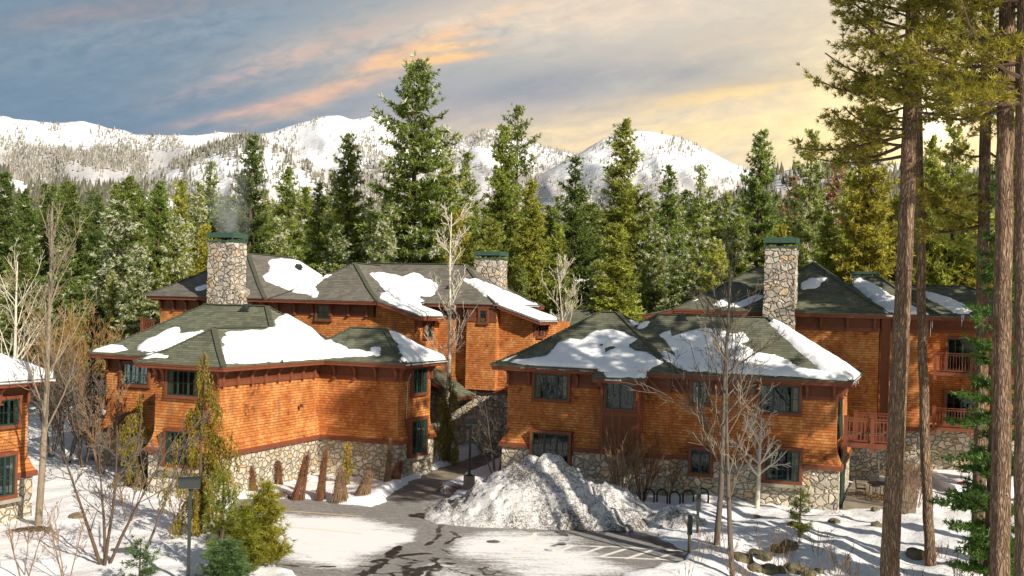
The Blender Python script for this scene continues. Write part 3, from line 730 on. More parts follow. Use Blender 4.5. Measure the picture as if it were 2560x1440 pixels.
    # ---- walls
    def walls(s, poly, zt, ztop, flare=0.28, zbase=-0.6, base=True, skip=()):
        m = MB(); L = [(0.0, zt + 0.1)]
        for k in range(1, 6):
            t = k / 5; L.append((-flare * (1 - (1 - t) ** 2), zt + 0.1 + 1.05 * t))
        L.append((-flare, ztop)); rings(m, poly, L, skip=skip); m.build('wall', M['shingle'], s.root)
        if base:
            m = MB(); rings(m, poly, [(-0.10, zbase), (-0.10, zt - 0.05)], skip=skip); m.build('stone_base', M['stone_base'], s.root)
        m = MB(); rings(m, poly, [(-0.12, zt - 0.12), (0.05, zt - 0.12), (0.05, zt + 0.04), (0.03, zt + 0.12), (-0.12, zt + 0.12)], skip=skip)
        m.build('trim_band', M['trim'], s.root)
    def eave(s, poly, ze, over=0.48, flare=0.28, frieze=0.85, skip=()):
        m = MB(); w = -flare
        rings(m, poly, [(w, ze - frieze), (w + 0.02, ze - frieze), (w + 0.02, ze - 0.18)], skip=skip); m.build('frieze_panel', M['panel'], s.root)
        m = MB(); rings(m, poly, [(w, ze - frieze - 0.2), (w + 0.06, ze - frieze - 0.2), (w + 0.06, ze - frieze + 0.01), (w, ze - frieze + 0.01)], skip=skip); m.build('frieze_board', M['trim'], s.root)
        m = MB(); rings(m, poly, [(w - 0.02, ze - 0.17), (over - 0.1, ze - 0.17)], skip=skip); m.build('soffit', M['panel'], s.root)
        m = MB(); rings(m, poly, [(over - 0.12, ze - 0.28), (over - 0.06, ze - 0.28), (over - 0.06, ze - 0.15), (over - 0.03, ze - 0.15), (over - 0.03, ze - 0.02), (over - 0.12, ze - 0.02)], skip=skip); m.build('fascia', M['trim'], s.root)
    def bracket(s, a, c, axis, ze, sgn=1):
        """curved timber bracket under the eave; axis 'front': wall at q=c, at p=a; 'right': wall at p=c, at q=a"""
        d = -0.26; prof = [(d, ze - 0.98), (d + 0.13, ze - 0.98), (d + 0.15, ze - 0.8)]
        for k in range(6):
            t = k / 5 * PI / 2; prof.append((d + 0.15 + 0.36 * (1 - math.cos(t)), ze - 0.72 + 0.4 * math.sin(t)))
        prof += [(d + 0.64, ze - 0.3), (d + 0.64, ze - 0.18), (d, ze - 0.18)]
        m = MB()
        if axis == 'front': fn = lambda o, z, w: (a + w, c - o, z)
        else: fn = lambda o, z, w: (c + o * sgn, a + w, z)
        m.prism(prof, fn, -0.07, 0.07)
        b = lambda o0, o1, z0, z1: m.box(*((a - 0.09, a + 0.09, c - o1, c - o0, z0, z1) if axis == 'front' else (min(c + o0 * sgn, c + o1 * sgn), max(c + o0 * sgn, c + o1 * sgn), a - 0.09, a + 0.09, z0, z1)))
        b(d + 0.005, d + 0.19, ze - 1.06, ze - 0.985)
        return m.build('bracket', M['trim'], s.root)
    def window(s, a0, a1, z0, z1, c, axis='front', cols=2, deep=0.02, sill=False, curtain=True, rows=1, cas=0.13, seed=0):
        P = (lambda a, o, z: (a, c - o, z)) if axis == 'front' else (lambda a, o, z: (c + o, a, z))
        def bx(m, A0, A1, o0, o1, Z0, Z1):
            if axis == 'front': m.box(A0, A1, c - o1, c - o0, Z0, Z1)
            else: m.box(c + o0, c + o1, A0, A1, Z0, Z1)
        m = MB()
        bx(m, a0 - cas, a0, -deep, 0.09, z0, z1); bx(m, a1, a1 + cas, -deep, 0.09, z0, z1)
        bx(m, a0 - cas - 0.02, a1 + cas + 0.02, -deep, 0.10, z1, z1 + cas * 1.1); bx(m, a0 - cas - 0.02, a1 + cas + 0.02, -deep, 0.11, z0 - cas * 1.2, z0)
        w = m.build('window', M['trim'], s.root)
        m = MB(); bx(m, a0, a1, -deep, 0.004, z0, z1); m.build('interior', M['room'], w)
        if curtain:
            rng = random.Random(seed + int(a0 * 10)); cw = (a1 - a0) / cols * 0.6
            m = MB(); bx(m, a0 + 0.05, a0 + 0.05 + cw * rng.uniform(0.5, 1), 0.006, 0.012, z0 + 0.03, z1 - 0.03)
            if cols > 1: bx(m, a1 - 0.05 - cw * rng.uniform(0.5, 1), a1 - 0.05, 0.006, 0.012, z0 + 0.03, z1 - 0.03)
            m.build('curtain', M['curtain'], w)
        m = MB(); bx(m, a0, a1, 0.022, 0.027, z0, z1); m.build('pane', M['glass'], w)
        m = MB(); t = 0.065
        bx(m, a0, a0 + t, 0.016, 0.065, z0, z1); bx(m, a1 - t, a1, 0.016, 0.065, z0, z1); bx(m, a0 + t, a1 - t, 0.016, 0.065, z1 - t, z1); bx(m, a0 + t, a1 - t, 0.016, 0.065, z0, z0 + t)
        if isinstance(cols, int): cuts = [k / cols for k in range(1, cols)]
        for k in cuts: bx(m, a0 + (a1 - a0) * k - 0.05, a0 + (a1 - a0) * k + 0.05, 0.016, 0.06, z0 + t, z1 - t)
        edges = [0] + cuts + [1]
        for e0, e1 in zip(edges[:-1], edges[1:]):
            mid = a0 + (a1 - a0) * (e0 + e1) / 2
            bx(m, mid - 0.011, mid + 0.011, 0.028, 0.04, z0 + t, z1 - t)
        for r in range(1, rows + 1):
            zz = z0 + (z1 - z0) * r / (rows + 1); bx(m, a0 + t, a1 - t, 0.028, 0.041, zz - 0.013, zz + 0.013)
        m.build('sash', M['green_frame'], w)
        if sill:
            m = MB(); bx(m, a0 - 0.3, a1 + 0.3, -deep, 0.2, z0 - cas * 1.2 - 0.16, z0 - cas * 1.2 - 0.004); m.build('sill', M['sill_stone'], w)
        return w
    def fwin(s, x0, y0, x1, y1, c, **k):
        (a0, z1), (a1, z0) = s.front(x0, y0, c), s.front(x1, y1, c); return s.window(a0, a1, z0, z1, c, 'front', **k)
    def rwin(s, x0, y0, x1, y1, c, **k):
        (a0, z1), (a1, z0) = s.side(x0, y0, c), s.side(x1, y1, c); return s.window(a0, a1, z0, z1, c, 'right', **k)
    def chimney(s, p0, p1, q0, q1, zb, zt, capz=0.62, shoulder=None):
        rng = random.Random(int(p0 * 10)); m = MB()
        # stone shaft with slightly uneven faces
        nz = max(3, int((zt - zb) / 0.3)); R = []
        for k in range(nz + 1):
            z = zb + (zt - zb) * k / nz; row = []
            n = 6
            for (xa, ya, xb, yb) in ((p0, q0, p1, q0), (p1, q0, p1, q1), (p1, q1, p0, q1), (p0, q1, p0, q0)):
                for t in range(n):
                    x, y = xa + (xb - xa) * t / n, ya + (yb - ya) * t / n
                    row.append((x + rng.uniform(-0.035, 0.035), y + rng.uniform(-0.035, 0.035), z))
            R.append(row)
        for a, b in zip(R[:-1], R[1:]):
            for i in range(len(a)): j = (i + 1) % len(a); m.quad(a[i], a[j], b[j], b[i])
        m.quad(*R[-1])
        if shoulder:
            m.prism([(p1 - 0.02, zb), (p1 + shoulder[0], zb), (p1 + shoulder[0], shoulder[1]), (p1 - 0.02, shoulder[2])], lambda a, b, w: (a, w, b), q0 + 0.12, q1 - 0.05)
        o = m.build('chimney', M['stone_chimney'], s.root)
        m = MB(); e = 0.06
        m.box(p0 - e, p1 + e, q0 - e, q1 + e, zt, zt + 0.09)
        x0, x1, y0, y1 = p0 - 0.02, p1 + 0.02, q0 - 0.02, q1 + 0.02; z0, z1 = zt + 0.09, zt + capz; zm = z0 + (z1 - z0) * 0.36
        for a, b in ((x0, y0), (x1, y0), (x1, y1), (x0, y1)): m.box(a - 0.03, a + 0.03, b - 0.03, b + 0.03, z0, z1 - 0.001)
        for (a, b, c, d) in ((x0 + .03, x1 - .03, y0 - .02, y0 + .02), (x0 + .03, x1 - .03, y1 - .02, y1 + .02), (x0 - .02, x0 + .02, y0 + .03, y1 - .03), (x1 - .02, x1 + .02, y0 + .03, y1 - .03)): m.box(a, b, c, d, zm, z1 - 0.003)
        m.box(x0 + .04, x1 - .04, y0 + .04, y1 - .04, z1 - 0.03, z1 - 0.01)
        c = m.build('chimney_cap', M['green_metal'], o)
        m = MB(); px, py = (p0 * 0.6 + p1 * 0.4), (q0 + q1) / 2; m.tube([(px, py, z0 - 0.02), (px, py, z0 + 0.22)], [0.14, 0.14], 10); m.build('flue', M['grey_metal'], o)
        return o
    def vent(s, px, py, seed=0):
        """small metal roof vent at the roof point seen there"""
        best = None
        for Y in np.arange(46, 82, 0.05):
            w = aty(px, py, Y); l = w[:2] - s.O; p, q = float(l @ D2), float(l @ D1); h = s.height(np.array([p]), np.array([q]))[0] + s.z
            if h > -50 and w[2] <= h: best = (p, q, h - s.z); break
        if not best: print('NO VENT', px, py); return
        p, q, z = best; m = MB()
        m.prism([(-0.26, 0), (0.26, 0), (0.0, 0.42)], lambda a, b, w: (p + a, q + w, z + b - 0.05 + 0.0), -0.12, 0.6)
        m.box(p - 0.34, p + 0.34, q - 0.2, q + 0.2, z - 0.08, z - 0.01)
        m.build('roof_vent', M['grey_metal'], s.root)
    def railing(s, pts, z0, z1, parent=None, name='railing'):
        """post and baluster railing along local points"""
        m = MB()
        for (a, b) in zip(pts[:-1], pts[1:]):
            a3, b3 = Vector((*a, z1)), Vector((*b, z1)); L = (b3 - a3).length
            m.bar(a3, b3, 0.09, 0.05); m.bar((*a, z1 - 0.12), (*b, z1 - 0.12), 0.05, 0.06); m.bar((*a, z0 + 0.1), (*b, z0 + 0.1), 0.05, 0.06)
            n = int(L / 0.16)
            for k in range(1, n):
                c = a3.lerp(b3, k / n); m.bar((c.x, c.y, z0 + 0.1), (c.x, c.y, z1 - 0.1), 0.045)
        r = m.build(name, M['trim'], parent or s.root)
        for a in pts:
            m = MB(); m.box(a[0] - 0.09, a[0] + 0.09, a[1] - 0.09, a[1] + 0.09, z0 - 0.45, z1 + 0.06); m.box(a[0] - 0.11, a[0] + 0.11, a[1] - 0.11, a[1] + 0.11, z1 + 0.061, z1 + 0.12); m.build('railing_post', M['trim'], r)
        return r
    def board(s, x0, x1, y0, y1, z0, z1, name, mk):
        m = MB(); m.box(x0, x1, y0, y1, z0, z1); return m.build(name, M[mk], s.root)

PITCH = 0.6375
# ---------------------------------------------------------------- front left lodge
ZT, ZE = 2.07, 6.4155
A = House('shingle_lodge', 'orange shingle lodge on pale stone base with large square snow sheet on its roof', (-13.832, 50.343), 'house')
PA = [(-4.41, 0), (0, 0), (0, 8.94), (5.0, 8.94), (5.0, 13.5), (-11.84, 13.5), (-11.84, 4.74), (-4.41, 4.74)]
A.walls(PA, ZT, ZE - 0.15); A.eave(PA, ZE)
A.roof(-4.895, 0.48, -0.48, 9.7, ZE, 'q', 2.21, 7.01, ZE + PITCH * 2.6885, 'roof_green')
A.roof(-2.2, 5.48, 8.46, 13.98, ZE, 'p', 0.56, 2.72, ZE + PITCH * 2.76, 'roof_green')
A.roof(-12.32, 0.46, 4.26, 13.24, ZE, 'p', -7.83, -3.56, ZE + PITCH * 4.489, 'roof_green')
for a in (-4.0, -2.98 - 0.6, -0.95, -0.25): A.bracket(a, 0, 'front', ZE)
for k in range(8): A.bracket(0.35 + k * 1.17, 0, 'right', ZE)
for a in (0.75, 2.05, 3.35, 4.6): A.bracket(a, 8.94, 'front', ZE)
for a in (9.3, 10.0 - 0.1, 12.6, 13.1): A.bracket(a, 5.0, 'right', ZE)
for a in (-11.4, -10.5, -8.1, -6.2, -4.9): A.bracket(a, 4.74, 'front', ZE)
A.fwin(307, 908, 371, 963, 5.02 - 0.06, cols=3, seed=1); A.fwin(305, 1036, 345, 1068, 4.67, cols=2, deep=0.39, seed=2)
A.fwin(421, 924, 498, 992, 0.28 - 0.06, cols=3, seed=3); A.fwin(416, 1077, 482, 1165, -0.07, cols=3, deep=0.39, sill=True, seed=4)
A.rwin(1031, 922, 1064, 980, 4.72 + 0.06, cols=3, seed=5); A.rwin(1028, 1054, 1063, 1128, 5.07, cols=3, deep=0.39, sill=True, seed=6)
A.vent(612, 776)
m_ = MB(); m_.box(-0.1, 0.06, 7.0, 7.14, 3.86, 4.02); m_.build('wall_vent', M['panel'], A.root)
# small balcony on the far left wall
A.board(-13.6, -11.86, 6.0, 9.5, 3.55, 3.75, 'balcony_deck', 'trim')
A.railing([(-11.95, 6.05), (-13.5, 6.05), (-13.5, 9.4)], 3.75, 4.85)

# ---------------------------------------------------------------- front right lodge
Cc = House('shingle_lodge', 'amber shingle lodge with wooden bay window and melting snow patches behind the snow heap', (-0.471, 57.716), 'house')
CSS = 0.42
PC = [(0, 0), (9.57, 0), (9.57, CSS), (17.905, CSS), (17.905, 8.6), (0, 8.6)]
Cc.walls(PC, ZT, ZE - 0.15, zbase=-0.8); Cc.eave(PC, ZE)
Cc.roof(-0.48, 10.05, -0.48, 9.09, ZE, 'p', 4.30, 5.27, ZE + PITCH * 4.7856, 'roof_green')
Cc.roof(3.0, 18.385, CSS - 0.48, 9.3, ZE, 'p', 7.6, 13.63, ZE + PITCH * 4.7, 'roof_green')
for a in (0.35, 1.55, 4.3, 5.5): Cc.bracket(a, 0, 'front', ZE)
for a in (9.9, 11.8, 13.4, 16.2, 17.5): Cc.bracket(a, CSS, 'front', ZE)
for a in (1.0, 2.6, 4.4): Cc.bracket(a, 17.905, 'right', ZE)
WL = 0.28 - 0.06
Cc.fwin(1338, 934, 1420, 1000, WL, cols=3, seed=11); Cc.fwin(1332, 1080, 1421, 1170, -0.07, cols=3, deep=0.39, seed=12, curtain=False)
Cc.fwin(1731, 952, 1768, 1010, CSS + WL, cols=2, seed=13); Cc.fwin(1728, 1122, 1775, 1185, CSS - 0.07, cols=2, deep=0.39, seed=14, curtain=False)
Cc.fwin(1902, 962, 1998, 1033, CSS + WL, cols=3, seed=15); Cc.fwin(1915, 1122, 1998, 1205, CSS - 0.07, cols=3, deep=0.39, sill=True, seed=16)
Cc.vent(1706, 798)
# bay: timber box standing out of the front wall under its own little roof
bp0, bp1, bq = 5.95, 7.95, -0.72
m_ = MB(); m_.box(bp0, bp1, bq, 0.3, 2.35, 5.95); m_.build('bay', M['trim'], Cc.root)
m_ = MB()
for x in (bp0 + 0.03, (bp0 + bp1) / 2, bp1 - 0.03): m_.box(x - 0.08, x + 0.08, bq - 0.03, bq - 0.001, 2.4, 4.1 if x != bp0 + 0.03 and x != bp1 - 0.03 else 5.9)
m_.box(bp0 - 0.05, bp1 + 0.05, bq - 0.04, bq - 0.001, 2.3, 2.48); m_.box(bp0 + 0.12, bp1 - 0.12, bq - 0.035, bq - 0.001, 4.1, 4.28)
for y in (bq + 0.07, -0.15): m_.box(bp1 + 0.001, bp1 + 0.03, y - 0.08, y + 0.08, 2.5, 5.9)
m_.build('bay_trim', M['trim'], Cc.root)
m_ = MB(); m_.box(bp0 + 0.14, bp1 - 0.14, bq - 0.012, bq - 0.002, 2.5, 4.08); m_.build('bay_panel', M['panel'], Cc.root)
Cc.window(bp0 + 0.24, bp1 - 0.24, 4.45, 5.85, bq - 0.005, 'front', cols=2, deep=0.0, cas=0.09, curtain=False)
Cc.slab([(bp0 - 0.42, bq - 0.5, 6.06), (bp1 + 0.45, bq - 0.5, 6.06), (bp1 + 0.45, 0.55, 6.78), (bp0 - 0.42, 0.55, 6.78)], 'roof_green')
m_ = MB(); m_.box(bp0 - 0.38, bp1 + 0.41, bq - 0.47, bq - 0.40, 5.78, 5.98)
for x in (bp0 - 0.38, bp1 + 0.35): m_.prism([(bq - 0.40, 5.78), (-0.5, 6.1), (-0.5, 6.5), (bq - 0.40, 5.98)], lambda a, b, w, x=x: (x + w, a, b), 0, 0.06)
m_.build('bay_fascia', M['trim'], Cc.root)
for a in (bp0 + 0.05, bp1 - 0.05): Cc.bracket(a, bq - 0.27, 'front', 6.0)
# balcony on its right side
Cc.board(17.9, 20.45, 0.9, 4.6, 3.12, 3.36, 'balcony_deck', 'trim')
Cc.railing([(18.05, 1.0), (19.3, 1.0), (20.35, 1.0), (20.35, 4.5)], 3.36, 4.55)
Cc.railing([(18.3, 4.5), (20.2, 4.5)], 3.36, 4.55)
m_ = MB(); m_.box(17.62, 17.72, 1.4, 3.4, 3.4, 5.5); m_.box(17.85, 17.92, 1.4, 3.4, 0.1, 2.9); m_.build('balcony_door', M['green_frame'], Cc.root)

# ---------------------------------------------------------------- rear left lodge
ZR = 9.78
Fh = House('shingle_lodge', 'rear orange lodge with grey stepped hip roofs and tall stone chimney on the left', (-13.832, 50.343), 'house')
PF1 = [(-18.9, 17.5), (-1.45, 17.5), (-1.45, 21.0), (5.2, 21.0), (5.2, 29.5), (-18.9, 29.5)]
PFlow = [(-18.9, 17.5), (1.55, 17.5), (1.55, 21.0), (8.25, 21.0), (8.25, 29.0), (-18.9, 29.0)]
Fh.walls(PFlow, 4.15, 8.72, zbase=-0.5)
m_ = MB(); rings(m_, PF1, [(-0.27, 8.2), (-0.27, ZR - 0.15)]); m_.build('wall', M['shingle'], Fh.root)
Fh.eave(PF1, ZR, over=0.45)
R_ = Fh.roof
R_(-19.58, -9.45, 17.0, 30, ZR, 'q', 22.07, 27.5, ZR + 3.22, 'roof_grey')
R_(-9.06, -1.03, 17.05, 28, ZR, 'q', 21.05, 24.5, ZR + 2.56, 'roof_grey')
R_(-12.0, 5.72, 20.5, 29.1, ZR, 'p', -6.0, 1.55, ZR + 2.72, 'roof_grey')
def catslide(H, p0, p1, q0, q1, z0, z1, mk):
    """the low roof sweep beyond the eave, with raking fascia and the wall triangle below it"""
    H.slab([(p0 - 1.25, q0, z0 + 0.62), (p0, q0, z0 + 0.04), (p0, q1, z0 + 0.04), (p0 - 1.25, q1, z0 + 0.62)], mk) if False else None
    H.slab([(p0, q0, z0 + 0.01), (p1, q0, z1), (p1, q1, z1), (p0, q1, z0 + 0.01)], mk)
    m = MB()
    m.prism([(p0, z0 - 0.28), (p1 - 0.03, z1 - 0.3), (p1 - 0.03, z1 - 0.09), (p0, z0 - 0.08)], lambda a, b, w: (a, q0 + w, b), 0.03, 0.10)
    m.box(p1 - 0.10, p1 - 0.03, q0 + 0.101, q1, z1 - 0.3, z1 - 0.09)
    m.build('fascia', M['trim'], H.root)
    m = MB(); m.prism([(p0 - 0.5, 8.6), (p1 - 0.72, 8.6), (p1 - 0.72, z1 - 0.06), (p0, z0 - 0.09), (p0 - 0.5, z0 - 0.2)], lambda a, b, w: (a, q0 + 0.5 + w, b), 0.275, 0.4); m.build('gable_infill', M['shingle'], H.root)
catslide(Fh, -1.03, 2.05, 17.02, 20.9, ZR, 8.9, 'roof_grey')
catslide(Fh, 5.72, 8.75, 20.52, 23.9, ZR, 8.82, 'roof_grey')
for k in range(9): Fh.bracket(-18.5 + k * 1.07, 17.5, 'front', ZR)
for k in range(6): Fh.bracket(-8.9 + k * 1.36, 17.5, 'front', ZR)
Fh.bracket(3.0, 21.0, 'front', ZR); Fh.bracket(3.6, 21.0, 'front', ZR)
for k in range(3): Fh.bracket(17.9 + k * 1.2, 1.55, 'right', 8.95); Fh.bracket(21.4 + k * 1.1, 8.25, 'right', 8.88)
Fh.fwin(794, 763, 826, 798, 17.5 + WL, cols=1, seed=21, curtain=False)
Fh.rwin(1061, 806, 1077, 842, 1.27 + 0.06, cols=2, seed=22, curtain=False)
# bay tower on the right part and its window
b0, b1 = Fh.front(1165, 850, 20.7)[0], Fh.front(1239, 850, 20.7)[0]
m_ = MB(); m_.box(b0, b1, 20.75, 21.5, 4.2, 9.35); m_.build('wall', M['shingle'], Fh.root)
m_ = MB(); m_.box(b0 - 0.03, b1 + 0.03, 20.70, 20.749, 8.62, 8.85); m_.build('frieze_board', M['trim'], Fh.root)
m_ = MB(); m_.box(b0 + 0.01, b1 - 0.01, 20.725, 20.749, 8.852, 9.5); m_.build('frieze_panel', M['panel'], Fh.root)
Fh.fwin(1201, 776, 1217, 806, 20.73, cols=1, seed=23, curtain=False); Fh.rwin(1343, 815, 1356, 840, 7.97 + 0.06, cols=1, seed=24, curtain=False)
Fh.slab([(1.3, 18.2, 5.5), (4.2, 18.2, 3.9), (4.2, 21.0, 3.9), (1.3, 21.0, 5.5)], 'roof_green'); Fh.slabs.pop()
m_ = MB(); m_.box(4.05, 4.17, 18.25, 20.98, 3.62, 3.8); m_.prism([(1.3, 5.2), (4.05, 3.62), (4.05, 3.82), (1.3, 5.42)], lambda a, b, w: (a, 18.22 + w, b), 0, 0.07); m_.build('porch_fascia', M['trim'], Fh.root)
Fh.chimney(-13.62, -11.66, 16.35, 17.95, 2, 13.45, shoulder=(0.75, 10.0, 10.55))
Fh.chimney(2.0, 3.9, 25.3, 26.8, 9, 12.9, capz=0.55)
Fh.board(-20.7, -18.7, 18.2, 22, 6.75, 6.95, 'balcony_deck', 'trim'); Fh.railing([(-18.75, 18.25), (-20.6, 18.25), (-20.6, 21.9)], 6.95, 8.05)
Fh.vent(742, 672)
Fh.vent(1128, 720)

# ---------------------------------------------------------------- rear right lodge
Eh = House('shingle_lodge', 'rear amber lodge behind the tall pine trunks with pale stone chimney and stacked balconies', (-0.471, 57.716), 'house')
QE = 11.5
PE = [(7.4, QE), (19.35, QE), (19.35, 13.6), (22.0, 13.6), (22.0, 16.2), (29.5, 16.2), (29.5, 24), (7.4, 24)]
Eh.walls(PE, 2.95, ZR - 0.15, zbase=-0.6); Eh.eave(PE, ZR)
R_ = Eh.roof
R_(9.75, 19.83, QE - 0.48, 24, ZR, 'q', 16.1, 20, ZR + 3.18, 'roof_green')
R_(6.92, 14.5, QE - 0.43, 20.4, ZR, 'p', 11.3, 13.9, ZR + 2.85, 'roof_green')
R_(14.0, 22.48, 13.12, 21.2, ZR - 0.02, 'p', 17.9, 18.9, ZR + 2.35, 'roof_green')
R_(17.0, 30.0, 15.72, 22.4, ZR - 0.04, 'p', 20.5, 23.9, ZR + 1.95, 'roof_green')
Eh.slab([(4.95, QE - 0.46, 9.36), (6.92, QE - 0.46, ZR), (6.92, 18, ZR), (4.95, 18, 9.36)], 'roof_green')
m_ = MB(); m_.prism([(4.98, 9.07), (6.92, ZR - 0.28), (6.92, ZR - 0.09), (4.98, 9.27)], lambda a, b, w: (a, QE - 0.43 + w, b), 0, 0.07); m_.build('fascia', M['trim'], Eh.root)
for k in range(8): Eh.bracket(8.2 + k * 1.52, QE, 'front', ZR)
for a in (20.2, 21.7): Eh.bracket(a, 13.6, 'front', ZR - 0.02)
ec0, ec1 = Eh.front(1912, 700, 10.9)[0], Eh.front(1989, 700, 10.9)[0]
Eh.chimney(ec0, ec1, 10.55, 12.0, 0, Eh.front(1950, 620, 10.9)[1], shoulder=None)
Eh.chimney(17.1, 18.7, 17.6, 18.9, 10, 12.15, capz=0.35)
m_ = MB(); m_.box(19.2, 19.62, 12.0, 13.2, 2.9, ZR - 0.2); m_.build('corner_panel', M['panel'], Eh.root)
m_ = MB()
for y in (12.05, 13.1): m_.box(19.621, 19.66, y - 0.08, y + 0.08, 3.0, ZR - 0.22)
for z in (4.6, 6.4, 8.2): m_.box(19.621, 19.65, 12.14, 13.01, z - 0.06, z + 0.06)
m_.build('corner_trim', M['trim'], Eh.root)
for z in (3.1, 6.4):
    Eh.board(22.1, 26.5, 14.4, 16.3, z - 0.2, z, 'balcony_deck', 'trim'); Eh.railing([(22.2, 14.5), (24.2, 14.5), (26.4, 14.5)], z, z + 1.15)
Eh.window(22.9, 24.6, 6.5, 8.4, 16.4, 'front', cols=2, curtain=False)
Eh.window(22.9, 24.6, 3.2, 5.1, 16.12, 'front', cols=2, deep=0.38, curtain=False)

# ---------------------------------------------------------------- cropped lodge on the left edge
Dg = aty(93, 1100, 46.0)
Dh = House('shingle_lodge', 'cropped orange lodge at the left picture edge with fully snow covered roof', (Dg[0], Dg[1]), 'house', z=-0.3)
PD = [(-9, -10), (0, -10), (0, 0), (-9, 0)]
Dh.walls(PD, ZT, 6.0, zbase=-0.6); Dh.eave(PD, 6.2)
Dh.roof(-9.48, 0.48, -10.48, 0.48, 6.2, 'p', -4.51, -4.49, 6.2 + PITCH * 4.98, 'roof_green', caps=False)
for a in (-0.4, -1.9, -3.4, -4.9): Dh.bracket(a, 0, 'right', 6.2)
Dh.rwin(-30, 1003, 44, 1060, -0.28 + 0.06, cols=3, seed=31, rows=1); Dh.rwin(-40, 1148, 33, 1235, 0.07, cols=3, deep=0.39, sill=True, seed=32)

# ---------------------------------------------------------------- low roofs further back
Gh = House('cabin', 'small grey green hip roofed cabin between the two rear lodges', (aty(1425, 800, 82)[0], 82.0), 'cabin')
Gh.roof(-3.2, 3.2, -1, 6, 8.2, 'p', -0.9, 0.9, 9.6, 'roof_green'); PG = [(-2.7, -0.5), (2.7, -0.5), (2.7, 5.5), (-2.7, 5.5)]
Gh.walls(PG, 3, 8.1, base=False); Gh.eave(PG, 8.2)
def far_house(px, py, Y, w, d, label, name='cabin'):
    c = aty(px, py, Y); H = House(name, label, (c[0], c[1]), 'cabin'); z = c[2]
    m = MB(); m.box(-w, w, 0, d, z - 6, z); m.build('wall', M['far_wall'], H.root)
    H.slab([(-w - .6, -.8, z - 0.1), (w + .6, -.8, z - 0.1), (w + .6, d / 2, z + 1.6), (-w - .6, d / 2, z + 1.6)], 'roof_grey', 0.15)
    H.slab([(-w - .6, d / 2, z + 1.6), (w + .6, d / 2, z + 1.6), (w + .6, d + .8, z - 0.1), (-w - .6, d + .8, z - 0.1)], 'roof_grey', 0.15)
    m = MB()
    for k in range(3): m.box(-w + 0.8 + k * w * 0.66, -w + 1.9 + k * w * 0.66, -0.04, -0.002, z - 2.4, z - 1.0)
    m.build('window', M['room'], H.root)
    m = MB(); m.quad((-w - .62, -.82, z + 0.1), (w + .62, -.82, z + 0.1), (w + .62, d / 2, z + 1.85), (-w - .62, d / 2, z + 1.85)); m.quad((-w - .62, d / 2, z + 1.85), (w + .62, d / 2, z + 1.85), (w + .62, d + .82, z + 0.1), (-w - .62, d + .82, z + 0.1))
    m.quad((-w - .62, -.82, z - 0.1), (w + .62, -.82, z - 0.1), (w + .62, -.82, z + 0.1), (-w - .62, -.82, z + 0.1))
    for sx in (-1, 1): m.quad((sx * (w + .62), -.82, z - 0.09), (sx * (w + .62), d / 2, z + 1.61), (sx * (w + .62), d / 2, z + 1.85), (sx * (w + .62), -.82, z + 0.1))
    o = m.build('roof_snow', M['snow'], H.root)
far_house(1410, 738, 108, 3.2, 8, 'brown cabin with snow on its roof behind dark pine trunk')
far_house(1690, 752, 112, 3.4, 8, 'snow roofed cabin partly hidden behind the rear right lodge eave')

# ---------------------------------------------------------------- snow on the roofs
A.snow([[(565, 832), (660, 828), (682, 822), (700, 790), (720, 784), (770, 806), (785, 818), (792, 838), (812, 855), (828, 852), (845, 862), (870, 875), (930, 884), (945, 888), (860, 890), (740, 900), (600, 908), (565, 908), (562, 880), (568, 864), (560, 852)]], 'large white snow sheet over the valley of the front left lodge roof', seed=2, grow=0.05)
A.snow([[(930, 870), (948, 868), (946, 884), (932, 886)]], 'tiny snow clump beside the tip of the large snow sheet', th=0.12, rough=0.05, seed=3, grow=0.06)
A.snow([[(975, 828), (1000, 834), (1040, 858), (1110, 890), (1118, 897), (1030, 906), (1012, 905), (1003, 885), (1002, 858)]], 'snow wedge on the right hip end of the front left lodge', seed=4, grow=0.08)
A.snow([[(345, 866), (400, 838), (438, 818), (446, 826), (450, 836), (505, 830), (470, 848), (425, 868), (400, 878), (365, 876), (350, 874)]], 'ragged snow strip on the left slope of the front left lodge', seed=5, grow=0.05)
A.snow([[(233, 875), (280, 862), (305, 866), (318, 874), (280, 880), (240, 884)]], 'thin snow tongue near the far left eave corner', th=0.1, rough=0.08, seed=6, grow=0.05)
A.snow([[(350, 888), (385, 882), (395, 886), (420, 890), (415, 894), (380, 892), (352, 896)]], 'thin snow streak above the left window eave', th=0.08, rough=0.08, seed=7, grow=0.06)
Cc.snow([[(1275, 903), (1365, 893), (1400, 858), (1425, 847), (1455, 852), (1485, 830), (1520, 824), (1560, 832), (1590, 848), (1568, 862), (1576, 872), (1590, 880), (1620, 882), (1640, 900), (1660, 905), (1620, 925), (1615, 942), (1520, 942), (1515, 925), (1440, 918), (1350, 914)]], 'holed snow blanket on the left slope of the front right lodge', holes=[[(1510, 870), (1535, 862), (1543, 870), (1520, 880), (1512, 898), (1506, 890)], [(1498, 858), (1508, 857), (1506, 866), (1498, 866)], [(1522, 838), (1534, 838), (1532, 845), (1524, 845)]], th=0.13, rough=0.1, seed=8, grow=0.05)
Cc.snow([[(1572, 800), (1600, 800), (1625, 804), (1610, 818), (1600, 822), (1585, 814)]], 'small snow patch near the ridge left of the roof vent', th=0.12, rough=0.08, seed=9, grow=0.05)
